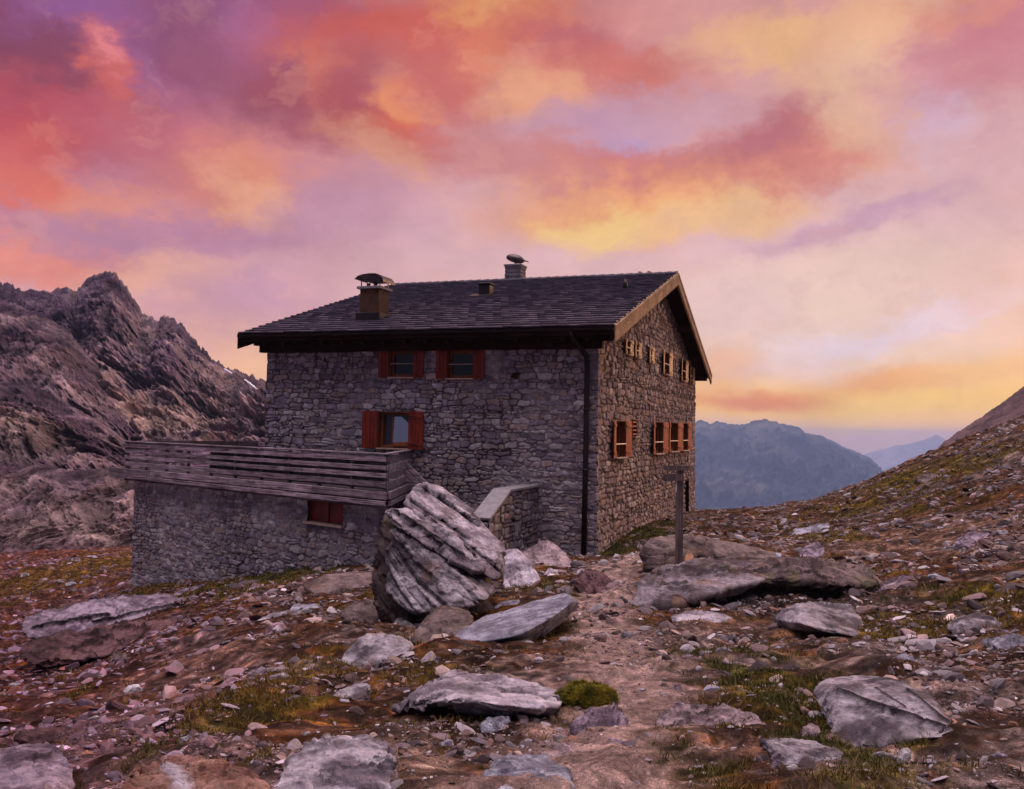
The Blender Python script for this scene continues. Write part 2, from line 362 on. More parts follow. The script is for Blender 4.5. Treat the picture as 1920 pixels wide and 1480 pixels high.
def mat_ground():
    m, nt, b = mat_new('alpine_ground'); n = N(nt); co = n.coord()
    dco = n.new('ShaderNodeVectorMath', operation='ADD'); n.set(dco, 0, co); n.set(dco, 1, n.noise(co, 20, 3, .6, out='Color')); dco = dco.outputs[0]
    a = n.mr(n.noise(co, 6, 8, .72), .3, .7, .5, 1.5); f = n.mr(n.noise(co, 55, 6, .75), .3, .7, .55, 1.45)
    sep = n.new('ShaderNodeSeparateColor'); n.set(sep, 0, n.voro(dco, 34, out='Color')); pv_ = n.math('POWER', sep.outputs[0], 2.2)
    sep2 = n.new('ShaderNodeSeparateColor'); n.set(sep2, 0, n.voro(dco, 13, out='Color')); pw = n.math('POWER', sep2.outputs[1], 4.0)
    peb = n.math('ADD', n.mr(pv_, 0, 1, .62, 1.9), n.math('MULTIPLY', pw, .5))
    col = n.mix(1, n.attr('Col'), n.gray(n.math('MULTIPLY', n.math('MULTIPLY', a, f), peb)), 'MULTIPLY')
    nt.links.new(col, b.inputs['Base Color']); b.inputs['Roughness'].default_value = .95; b.inputs['Specular IOR Level'].default_value = .12
    h1 = n.bump(n.math('ADD', n.math('MULTIPLY', n.noise(co, 9, 8, .75), 1.0), n.math('MULTIPLY', n.noise(co, 55, 5, .75), .35)), 1.0, .06)
    h2 = n.bump(n.math('SUBTRACT', 1.0, n.math('ADD', n.voro(dco, 34), n.math('MULTIPLY', n.voro(dco, 13), .8))), .9, .02, h1)
    nt.links.new(h2, b.inputs['Normal']); return m
M['cliff'] = mat_attr('cliff', .25, .9, .6, 1.4, 1.0, 1.6, .1, 1.6)
M['slabrock'] = mat_attr('worn_slab_rock', .35, .85, .8, 1.2, .7, .5, .15, 1.2)
M['far'] = mat_attr('far_slope', .03, .95, .8, 1.2, .6, 6, .1, .2)
M['ground'] = mat_ground()
M['wall'] = mat_attr('rubble_masonry', 7, .88, .75, 1.25, .6, .012, .15, 50)
M['coping'] = mat_plain('coping_stone', (.25, .23, .235), .85)
M['shutter'] = mat_wood('red_stained_wood', (.11, .010, .004), (.29, .032, .009), 2, .6, spec=.35)
M['shutter_pale'] = mat_wood('pale_shutter_wood', (.60, .36, .16), (.90, .66, .38), 2, .6)  # paler, yellower wood tone for the upper gable windows
M['shutter_sunlit'] = mat_wood('sunlit_shutter_wood', (.22, .030, .010), (.52, .11, .032), 2, .6, spec=.35)  # sunlight on the gable shutters painted in as a brighter wood colour
M['frame'] = mat_wood('window_frame_wood', (.15, .040, .014), (.27, .085, .028), 0, .6)
M['sill'] = mat_plain('sill_stone', (.42, .30, .24), .8)
M['dark'] = mat_wood('dark_eaves_wood', (.022, .011, .009), (.045, .020, .014), 0, .85, spec=.1)
M['verge'] = mat_wood('weathered_verge_board', (.20, .12, .07), (.46, .30, .17), 1, .85)
M['deck'] = mat_wood('weathered_deck_board', (.060, .034, .030), (.50, .40, .45), 0, .8)
M['post'] = mat_wood('weathered_post', (.065, .045, .042), (.20, .145, .14), 2, .85)
M['metal'] = mat_plain('dull_metal', (.10, .08, .08), .45, .8)
M['pipe'] = mat_plain('dark_pipe', (.020, .012, .012), .5, .3)
M['steel'] = mat_plain('pale_rail', (.50, .42, .36), .4, .4)
M['chimney'] = mat_plain('chimney_render', (.075, .034, .020), .9, var=.4)
M['snow'] = mat_plain('snow', (.80, .80, .86), .7, var=.1, sc=.4)
M['white'] = mat_plain('white_paint', (.75, .72, .68), .6)
m, nt, b = mat_new('window_glass'); b.inputs['Base Color'].default_value = (.012, .010, .012, 1); b.inputs['Roughness'].default_value = .04; b.inputs['Specular IOR Level'].default_value = .35; M['glass'] = m
m, nt, b = mat_new('mirror_glass'); b.inputs['Base Color'].default_value = (.42, .42, .46, 1); b.inputs['Roughness'].default_value = .03; b.inputs['Metallic'].default_value = 1.0; M['mirror'] = m
m, nt, b = mat_new('slate_tile'); n = N(nt); co = n.coord()
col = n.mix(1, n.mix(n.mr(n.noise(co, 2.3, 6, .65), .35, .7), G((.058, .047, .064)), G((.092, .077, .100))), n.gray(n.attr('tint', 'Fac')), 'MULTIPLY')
nt.links.new(col, b.inputs['Base Color']); b.inputs['Roughness'].default_value = .42; b.inputs['Specular IOR Level'].default_value = .55
nt.links.new(n.bump(n.noise(co, 30, 5, .6), .3, .01), b.inputs['Normal']); M['tile'] = m
m, nt, b = mat_new('grass_blade'); n = N(nt)
nt.links.new(n.attr('Col'), b.inputs['Base Color']); b.inputs['Roughness'].default_value = .8; b.inputs['Specular IOR Level'].default_value = .15; M['grass'] = m
HAZE, HTOP = .0001, 75.0
# ------------------------------------------------------------------ terrain
CP = [(960,1480,3.9),(350,1480,3.95),(0,1480,4.3),(1500,1480,3.85),(1920,1480,3.8),(0,1400,6.4),(350,1380,5.3),(600,1400,5.0),(960,1400,5.0),(1400,1400,4.8),(1900,1400,4.6),
 (0,1300,13),(350,1300,8),(600,1300,6.8),(850,1300,6.5),(1150,1300,6.3),(1400,1300,6.2),(1800,1300,5.7),(0,1220,22),(200,1240,16),(350,1220,12),(600,1200,10.2),(850,1220,9.0),(1150,1200,9.3),(1540,1200,9.3),(1700,1200,8.7),(1900,1200,7.8),
 (0,1150,32),(150,1130,33),(450,1150,16),(730,1165,13.8),(1150,1130,13.2),(1300,1140,12.6),(1600,1130,12.8),(960,1100,17),(1000,1050,23.5),(1160,1080,18.5),(1112,1045,26.6),(1161,1011,29.4),(1238,972,36.5),(1300,960,46),
 (0,1042,60),(110,1036,60),(220,1030,58),(222,1112,33.5),(340,1092,31.3),(460,1085,28.6),(580,1072,26.2),(697,1066,24.3),(850,1050,26),
 (1310,963,50),(1400,957,51),(1500,948,48),(1600,913,45),(1650,895,43.5),(1700,872,42.5),(1800,830,40),(1920,786,38),(1350,1032,21),(1400,1000,31),(1500,1000,28),(1700,950,27),(1700,1050,17.5),(1850,1050,14.5),(1850,950,21.5),(1850,870,30),
 (1400,1040,82),(1600,1000,78),(1920,905,72),(1800,930,75),(0,1140,100),(200,1140,100),(960,1000,75),(500,1060,80),(1200,1010,70),(1300,985,62)]
pts = []
for u, v, d in CP:
    p = px(u, v, d); pts.append((p.x, p.y, p.z))
for a in (-.75, -.4, 0, .4, .75):
    for r, z in ((.3, -1.62), (1.2, -1.62), (2.3, -1.60)): pts.append((math.sin(a)*r, math.cos(a)*r, z))
for a, r, z in ((.80, 8, -1.1), (.8, 20, -.2), (.8, 38, 2.2), (.8, 70, 2), (-.8, 8, -2.4), (-.8, 20, -5), (-.8, 40, -8.6), (-.8, 90, -18), (.8, 4, -1.4), (-.8, 4, -1.9)): pts.append((math.sin(a)*r, math.cos(a)*r, z))
pts = np.array(pts)
def _fe(x, y):
    a = np.clip(np.arctan2(x, y), -.85, .85); L = np.log(np.clip(np.hypot(x, y), .25, 110)); return np.stack([a*2.6, L], 1)
_X = _fe(pts[:, 0], pts[:, 1]); _n = len(_X)
def _U(r): return np.where(r > 1e-9, r*r*np.log(r+1e-12), 0)
_K = _U(np.linalg.norm(_X[:, None]-_X[None], axis=2)); _P = np.c_[np.ones(_n), _X]
_A = np.zeros((_n+3, _n+3)); _A[:_n, :_n] = _K+np.eye(_n)*.002; _A[:_n, _n:] = _P; _A[_n:, :_n] = _P.T
_rhs = np.r_[pts[:, 2]/np.maximum(np.hypot(pts[:, 0], pts[:, 1]), 1.0), 0, 0, 0]    # fit the slope of the sight line: even precision near and far
_w = np.linalg.solve(_A, _rhs)
def terr(x, y):
    x = np.atleast_1d(np.asarray(x, float)); y = np.atleast_1d(np.asarray(y, float)); out = np.empty(len(x))
    for i in range(0, len(x), 60000):
        X = _fe(x[i:i+60000], y[i:i+60000]); r = np.linalg.norm(X[:, None]-_X[None], axis=2)
        R = np.hypot(x[i:i+60000], y[i:i+60000])
        z = (_U(r) @ _w[:_n]+_w[_n]+X @ _w[_n+1:])*np.maximum(R, 1.0)
        out[i:i+60000] = z-np.maximum(R-105, 0)*.35
    return np.maximum(out, -700)
YAW = .3472; LX = Vector((math.cos(YAW), -math.sin(YAW), 0)); LY = Vector((math.sin(YAW), math.cos(YAW), 0))
HO = Vector((2.5508, 26.5993, -3.7494)); HW, HD = 11.7364, 20.2407
PATH = []
def micro(x, y):
    P = np.stack([x, y, 0*x], 1); R = np.hypot(x, y)
    lx = (x-HO.x)*LX.x+(y-HO.y)*LX.y; ly = (x-HO.x)*LY.x+(y-HO.y)*LY.y
    near = np.maximum(np.maximum(-lx-HW-6, lx), np.maximum(-ly, ly-HD)); k = .35+.65*sstep(0, 3, near)
    z = .10*fbm(P*.45, 3, 3)*sstep(2, 9, R)+.075*fbm(P*1.5, 4, 9)*k*(.35+.65*sstep(.4, 1.3, polyd(x, y, PATH) if PATH else x*0+9))+.022*fbm(P*6, 4, 21, .6)+.10*np.maximum(fbm(P*.9, 4, 33, .5, True)-.15, 0)*k
    z += .05*np.maximum(fbm(P*3.1, 3, 43, .6), 0)*k+sstep(26, 45, R)*.22*fbm(P*.5, 4, 51)*k
    return z
def ghit(u, v, dmin=1.5):
    r = ray(u, v); d = np.exp(np.linspace(math.log(dmin), math.log(100), 1500))
    z = terr(r.x*d, r.y*d); below = (r.z*d < z)
    i = int(np.argmax(below)) if below.any() else len(d)-1
    return float(d[i])
def gz(x, y): return float(terr([x], [y])[0]+micro(np.array([float(x)]), np.array([float(y)]))[0])
def gp(u, v):
    d = ghit(u, v); p = px(u, v, d); return Vector((p.x, p.y, gz(p.x, p.y)))

def polyd(x, y, P):
    best = np.full(len(x), 1e9)
    for (x0, y0), (x1, y1) in zip(P[:-1], P[1:]):
        dx, dy = x1-x0, y1-y0; t = np.clip(((x-x0)*dx+(y-y0)*dy)/(dx*dx+dy*dy+1e-9), 0, 1)
        best = np.minimum(best, np.hypot(x-x0-t*dx, y-y0-t*dy))
    return best
_pp = [tuple(gp(u, v)[:2]) for u, v in ((1215,1035),(1150,1065),(1140,1100),(1128,1150),(1150,1210),(1170,1270),(1165,1330),(1130,1400),(1090,1479))]
PATH += _pp+[(.15, 1.5)]
def blobs(x, y, L):
    r = np.zeros(len(x))
    for u, v, ru, st in L:
        p = gp(u, v); s = ru*math.hypot(p.x, p.y)/F
        r = np.maximum(r, st*np.exp(-(((x-p.x)/s)**2+((y-p.y)/(s*2.3))**2)))
    return r
GREEN = [(1450,1300,110,1),(1520,1395,60,.9),(1100,1310,60,1),(1160,1030,40,1.6),(1210,1000,40,1.6),(1250,985,30,1.2),(560,1068,110,1.3),(420,1088,90,1.0),(280,1106,70,1.1),(1560,1010,60,.9),(1640,950,140,.4),(1730,890,110,.8),(1700,1180,120,.6),(1850,1130,120,.5),(1830,860,90,.5),
 (1000,1105,60,1),(1060,1180,60,.9),(560,1280,90,.8),(420,1350,90,.8),(150,1070,120,.9),(60,1090,100,.8),(1650,1440,150,.8),(1350,1250,100,.7),(1280,1450,80,.6),(500,1450,60,.7),(900,1320,60,.9),(800,1260,60,.6),(1700,1380,60,.8)]
TAN = [(400,1240,90,1),(300,1270,90,1),(230,1300,70,.7),(380,1300,80,.8),(1180,1060,60,.8),(1750,1010,150,.7),(1880,980,90,.9),(1400,1190,90,.6),(700,1440,150,.7)]
SHADE = [(840,1362,70,1),(920,1366,60,.9),(1420,1132,70,.9),(1560,1136,80,.9),(100,1262,70,.8),(690,1105,18,1),(930,1212,50,.8),(330,1140,60,.7),(80,1378,60,.7)]  # hollows under the rocks: shade painted into the ground colour
def ground_cols(x, y, z):
    P = np.stack([x, y, z*0], 1); a = np.arctan2(x, y)
    w = P+np.stack([fbm(P*1.2, 3, 71), fbm(P*1.2, 3, 77), 0*x], 1)*.5
    n1 = fbm(w*1.1, 5, 5, .6); n2 = fbm(w*3.3, 5, 15, .62); n3 = fbm(w*13, 3, 25, .6)
    path = 1-sstep(.20, .72, polyd(x, y, PATH)+.35*n2)
    tan = np.clip(blobs(x, y, TAN)*1.3, 0, 1)
    g = blobs(x, y, GREEN)+.55*n1+.8*n2+.12
    grass = sstep(.25, .8, g)*(1-path*.9)*(1-.7*tan)
    rust = sstep(.0, .45, n1*.4+n2*.8+.12)*(1-path)
    soil = np.array([.110, .056, .034]); rustc = np.array([.26, .080, .014]); tanc = np.array([.34, .200, .135]); pathc = np.array([.52, .355, .30])
    olive = np.array([.165, .112, .014]); green = np.array([.060, .060, .007]); grav = np.array([.30, .225, .20])
    lerp = lambda A, B, t: A*(1-t[:, None])+B*t[:, None]
    c = lerp(np.tile(soil, (len(x), 1)), rustc, rust*.75)
    c = lerp(c, grav, sstep(.05, .35, -n1+.8*n2)*.7)
    c = lerp(c, tanc, tan*.85)
    c = lerp(c, pathc, path*.9)
    gg = np.tile(olive, (len(x), 1)); gg = lerp(gg, green, sstep(-.1, .5, n2+blobs(x, y, GREEN[:7])*.5-.1))
    c = lerp(c, gg, grass*.9)
    c = lerp(c, np.array([.035, .020, .014]), np.clip(blobs(x, y, SHADE)*1.4-.1, 0, .9))
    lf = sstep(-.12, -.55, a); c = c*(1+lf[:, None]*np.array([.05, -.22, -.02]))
    c *= np.exp((1.6*n3+1.5*fbm(P*4.5, 4, 41, .6))*(1-.5*path))[:, None]
    c = c*(.66+.24*path[:, None])
    return np.clip(c, .006, .8), grass, path
# polar sheet: fine inside the view, coarse round the back, out to the valleys
ang = np.concatenate([np.linspace(-math.pi, -.66, 60, endpoint=False), np.linspace(-.66, .66, 860), np.linspace(.66, math.pi, 61)[1:]])
rad = np.concatenate([np.exp(np.linspace(math.log(.25), math.log(3.0), 40, endpoint=False)), np.exp(np.linspace(math.log(3.0), math.log(70), 860, endpoint=False)), np.exp(np.linspace(math.log(70), math.log(9800), 60))])
AA, RR = np.meshgrid(ang, rad); gx = (np.sin(AA)*RR).ravel(); gy = (np.cos(AA)*RR).ravel()
gzz = terr(gx, gy)+micro(gx, gy)*np.where(RR.ravel() > 100, 0, 1)
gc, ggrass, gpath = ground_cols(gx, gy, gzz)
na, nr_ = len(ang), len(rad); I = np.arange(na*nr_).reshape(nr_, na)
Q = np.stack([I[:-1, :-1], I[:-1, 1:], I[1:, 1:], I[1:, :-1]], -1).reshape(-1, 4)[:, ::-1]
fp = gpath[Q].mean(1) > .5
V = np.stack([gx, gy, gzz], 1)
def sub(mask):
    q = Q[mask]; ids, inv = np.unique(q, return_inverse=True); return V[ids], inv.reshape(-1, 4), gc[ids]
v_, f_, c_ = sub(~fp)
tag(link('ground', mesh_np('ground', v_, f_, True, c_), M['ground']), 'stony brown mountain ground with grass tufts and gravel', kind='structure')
v_, f_, c_ = sub(fp)
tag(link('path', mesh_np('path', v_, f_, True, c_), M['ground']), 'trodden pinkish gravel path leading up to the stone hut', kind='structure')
del V, Q, gx, gy

# ------------------------------------------------------------------ mountains
def slope(name, label, ridge, d_top, d_bot, v_bot, nu, nt_, amp, freq, seed, colf, mat, jag=3.0, shape=1.0, u0=None, u1=None, drop=25):
    """a mountain side: real distances, rising from its foot at d_bot to the crest at d_top, then falling away behind"""
    ru = np.array([r[0] for r in ridge], float); rv = np.array([r[1] for r in ridge], float)
    u = np.linspace(u0 if u0 is not None else ru[0], u1 if u1 is not None else ru[-1], nu)
    N0 = np.stack([u*.06, u*0+seed, u*0], 1)
    vr = np.interp(u, ru, rv)-jag*fbm(N0*2, 4, seed, .6)-jag*.9*fbm(N0*6, 3, seed+3, .6, True)
    t = np.concatenate([np.linspace(0, 1, nt_), 1+np.linspace(0, 1, 14)[1:]])
    U_, T = np.meshgrid(u, t); VR = np.tile(vr, (len(t), 1))
    tt = np.clip(T, 0, 1); vb = np.interp(U_.ravel(), [a for a, _ in v_bot], [b for _, b in v_bot]).reshape(U_.shape)
    dd = d_bot+(d_top-d_bot)*tt**1.1
    vv = vb+(VR-vb)*tt**shape
    back = np.clip(T-1, 0, 1); dd = dd+back*(d_top-d_bot)*1.2
    X = (FW.x+RT.x*(U_-960)/F+UPV.x*(740-vv)/F); Y = (FW.y+RT.y*(U_-960)/F+UPV.y*(740-vv)/F); Z = (FW.z+RT.z*(U_-960)/F+UPV.z*(740-vv)/F)
    P = np.stack([(X/Y*dd).ravel(), dd.ravel(), (Z/Y*dd).ravel()], 1)
    P[:, 2] -= back.ravel()**1.3*drop*(d_top/300)
    q = P*freq; q = q+.6*np.stack([fbm(q*.7, 3, seed+1), fbm(q*.7, 3, seed+2), 0*q[:, 0]], 1)
    # gullies run down and to the right
    g = np.stack([(q[:, 0]*.75+q[:, 2]*.75)*1.6, q[:, 1]*.6, (q[:, 0]-q[:, 2])*.25], 1)
    n = .55*fbm(g, 7, seed+5, .62, True)+.45*fbm(q*1.1, 6, seed+9, .62)+.60*fbm(np.stack([q[:, 0]*3.2, q[:, 1], q[:, 2]*.7], 1)*1.4, 6, seed+15, .6, True)
    k = np.sin(np.clip(tt.ravel(), 0, 1)*math.pi)**.7; k = np.where(T.ravel() > .985, .04, k*.95+.05); k = np.where(T.ravel() <= 0, 0, k)
    P[:, 1] += -amp*n*k*1.1; P[:, 2] += amp*n*k*.55
    m = len(u); I = np.arange(len(t)*m).reshape(len(t), m)
    Fq = np.stack([I[:-1, :-1], I[:-1, 1:], I[1:, 1:], I[1:, :-1]], -1).reshape(-1, 4)
    C = colf(P, n, U_.ravel(), vv.ravel(), tt.ravel())
    return tag(link(name, mesh_np(name, P, Fq, True, C), mat), label, kind='structure')
lerp3 = lambda A, B, t: A*(1-t[:, None])+B*t[:, None]
def blobuv(U_, V_, L):
    r = np.zeros(len(U_))
    for u, v, ru, rv, st in L: r = np.maximum(r, st*np.exp(-((U_-u)/ru)**2-((V_-v)/rv)**2))
    return r
def col_massif(seed, warm, base=(.080, .048, .080), pale=(.36, .26, .225)):
    def f(P, n, U_, V_, t):
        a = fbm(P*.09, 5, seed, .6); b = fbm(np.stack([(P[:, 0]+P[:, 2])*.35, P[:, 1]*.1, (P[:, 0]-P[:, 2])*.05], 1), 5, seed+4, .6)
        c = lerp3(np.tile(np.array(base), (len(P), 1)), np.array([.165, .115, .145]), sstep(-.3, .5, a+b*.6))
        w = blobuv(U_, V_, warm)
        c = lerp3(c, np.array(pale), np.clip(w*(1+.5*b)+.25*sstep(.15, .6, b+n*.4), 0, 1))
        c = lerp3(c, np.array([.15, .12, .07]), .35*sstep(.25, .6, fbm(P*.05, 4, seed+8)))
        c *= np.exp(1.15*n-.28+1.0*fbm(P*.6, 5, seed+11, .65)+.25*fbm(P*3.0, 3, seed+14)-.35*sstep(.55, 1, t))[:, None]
        return np.clip(c, .01, .8)
    return f
R_BACK = [(-420,600),(-250,520),(-120,545),(-60,515),(0,530),(20,536),(48,549),(60,544),(95,553),(110,543),(125,541),(143,549),(150,545),(165,525),(185,515),(205,512),(215,515),(235,537),(260,577),(275,593),(290,601),(300,609),(305,598),(320,598),(345,613),(365,641),(400,675),(420,688),(450,700),(498,718),(560,740),(640,770),(760,800),(900,812)]
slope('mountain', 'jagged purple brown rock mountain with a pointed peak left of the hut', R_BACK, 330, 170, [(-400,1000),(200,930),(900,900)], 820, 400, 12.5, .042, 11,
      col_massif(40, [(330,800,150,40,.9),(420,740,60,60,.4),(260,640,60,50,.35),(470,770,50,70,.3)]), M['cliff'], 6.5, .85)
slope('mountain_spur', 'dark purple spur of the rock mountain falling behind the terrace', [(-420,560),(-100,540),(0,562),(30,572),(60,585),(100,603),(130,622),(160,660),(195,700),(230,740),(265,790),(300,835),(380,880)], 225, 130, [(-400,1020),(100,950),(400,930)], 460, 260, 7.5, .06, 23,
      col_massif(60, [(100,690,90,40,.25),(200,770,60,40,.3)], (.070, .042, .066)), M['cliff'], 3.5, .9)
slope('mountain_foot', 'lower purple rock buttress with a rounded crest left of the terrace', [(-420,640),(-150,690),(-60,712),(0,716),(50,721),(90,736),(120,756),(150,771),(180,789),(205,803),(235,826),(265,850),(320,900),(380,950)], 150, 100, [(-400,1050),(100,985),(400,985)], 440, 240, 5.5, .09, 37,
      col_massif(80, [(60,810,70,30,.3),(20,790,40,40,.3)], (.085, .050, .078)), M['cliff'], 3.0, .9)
def col_slab(P, n, U_, V_, t):
    s = (U_*.55+V_)/17+fbm(P*.12, 4, 91)*2.0
    fr = s-np.floor(s); crack = np.exp(-((fr-.5)/.15)**2)
    c = lerp3(np.tile(np.array([.085, .052, .060]), (len(P), 1)), np.array([.32, .225, .20]), sstep(-.35, .4, fbm(np.stack([U_/30+V_/22, V_/16-U_/40, 0*U_], 1), 5, 95)+.12))
    c = lerp3(c, np.array([.05, .025, .035]), np.clip(crack*sstep(-.3, .3, fbm(np.stack([U_/40, V_/25, 0*U_], 1), 3, 97)+.2), 0, 1)*.95)
    c = lerp3(c, np.array([.30, .17, .16]), blobuv(U_, V_, [(120,930,70,20,.8),(40,900,60,20,.6)]))
    return np.clip(c*np.exp(1.1*fbm(np.stack([U_/9+V_/7, V_/5-U_/12, 0*U_], 1), 5, 99, .65))[:, None], .01, .8)
slope('rock_slabs', 'broken pinkish rock slabs with dark diagonal cracks below the purple buttress', [(-420,850),(-100,862),(0,872),(40,878),(80,870),(130,884),(180,880),(230,884),(300,900),(420,950)], 97, 80, [(-400,1080),(0,1056),(230,1050),(420,1060)], 460, 260, 2.6, .13, 51,
      col_massif(90, [(150,975,80,45,.8),(190,1010,60,25,.8),(60,1000,70,35,.6),(215,920,40,40,.6),(30,930,60,25,.35)], (.080, .048, .060), (.33, .235, .205)), M['cliff'], 3.0, .95, drop=12)
def strip(name, label, cat, P0, P1, w, mat, lift=0):
    P0, P1 = Vector(P0), Vector(P1); d = (P1-P0); n_ = 14; Vv = []; Ff = []
    for i in range(n_+1):
        t = i/n_; c = P0+d*t; h = w*math.sin(math.pi*min(max(t, .04), .96))**.6*(.8+.3*math.sin(i*2.1))
        Vv += [c+Vector((0, 0, h/2)), c+Vector((0, .9, h/2+.12)), c-Vector((0, -.9, h/2)), c-Vector((0, 0, h/2))]
    for i in range(n_):
        a = i*4; b_ = a+4; Ff += [(a, b_, b_+1, a+1), (a+3, a+2, b_+2, b_+3), (a, a+3, b_+3, b_), (a+1, b_+1, b_+2, a+2)]
    me = mesh_np(name, np.array([tuple(p) for p in Vv]), np.array(Ff), True); o = link(name, me, mat); return tag(o, label, cat)
strip('snow_patch', 'thin white snow streak on the mountain shoulder beside the hut wall', 'snow patch', px(458, 712, 285), px(493, 742, 285), 1.1, M['snow'])
strip('snow_patch', 'tiny white snow fleck on the mountain ridge, upper of the two', 'snow patch', px(419, 692, 300), px(434, 701, 300), .7, M['snow'])
def col_far(base, dark, seed):
    def f(P, n, U_, V_, t):
        c = lerp3(np.tile(np.array(base), (len(P), 1)), np.array(dark), sstep(-.4, .4, fbm(P*.0025, 5, seed)+n*.5)); return np.clip(c, .01, .8)
    return f
slope('far_mountain', 'hazy blue mountain ridge rising beyond the hut corner', [(980,800),(1150,806),(1290,796),(1305,792),(1315,788),(1330,797),(1345,792),(1365,796),(1395,798),(1410,791),(1435,788),(1460,796),(1495,799),(1507,811),(1520,815),(1545,820),(1580,838),(1610,850),(1630,862),(1650,880),(1668,893),(1720,925),(1850,990)],
      6200, 4000, [(900,1010),(1900,1010)], 420, 160, 210, .0030, 61, col_far((.14, .13, .10), (.020, .026, .026), 62), M['far'], 2.2, 1.0, drop=10)
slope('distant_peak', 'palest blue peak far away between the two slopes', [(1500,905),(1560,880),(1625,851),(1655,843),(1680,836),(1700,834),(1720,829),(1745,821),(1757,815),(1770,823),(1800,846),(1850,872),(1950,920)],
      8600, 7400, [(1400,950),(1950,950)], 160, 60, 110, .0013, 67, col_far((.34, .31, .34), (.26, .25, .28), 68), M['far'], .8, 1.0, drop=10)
def col_rs(P, n, U_, V_, t):
    c = lerp3(np.tile(np.array([.115, .07, .075]), (len(P), 1)), np.array([.19, .125, .12]), sstep(-.4, .5, fbm(P*.12, 5, 71)+n*.4)); return np.clip(c*(1+.4*fbm(P*.9, 4, 73))[:, None], .01, .8)
slope('mountain_slope', 'dark mauve mountain flank rising at the right edge', [(1560,960),(1650,905),(1700,885),(1735,862),(1770,829),(1800,808),(1850,776),(1880,755),(1900,740),(1920,724),(1980,680),(2100,600),(2300,500)],
      210, 120, [(1500,1000),(2300,930)], 300, 160, 3.0, .06, 71, col_rs, M['cliff'], 1.6, 1.0)
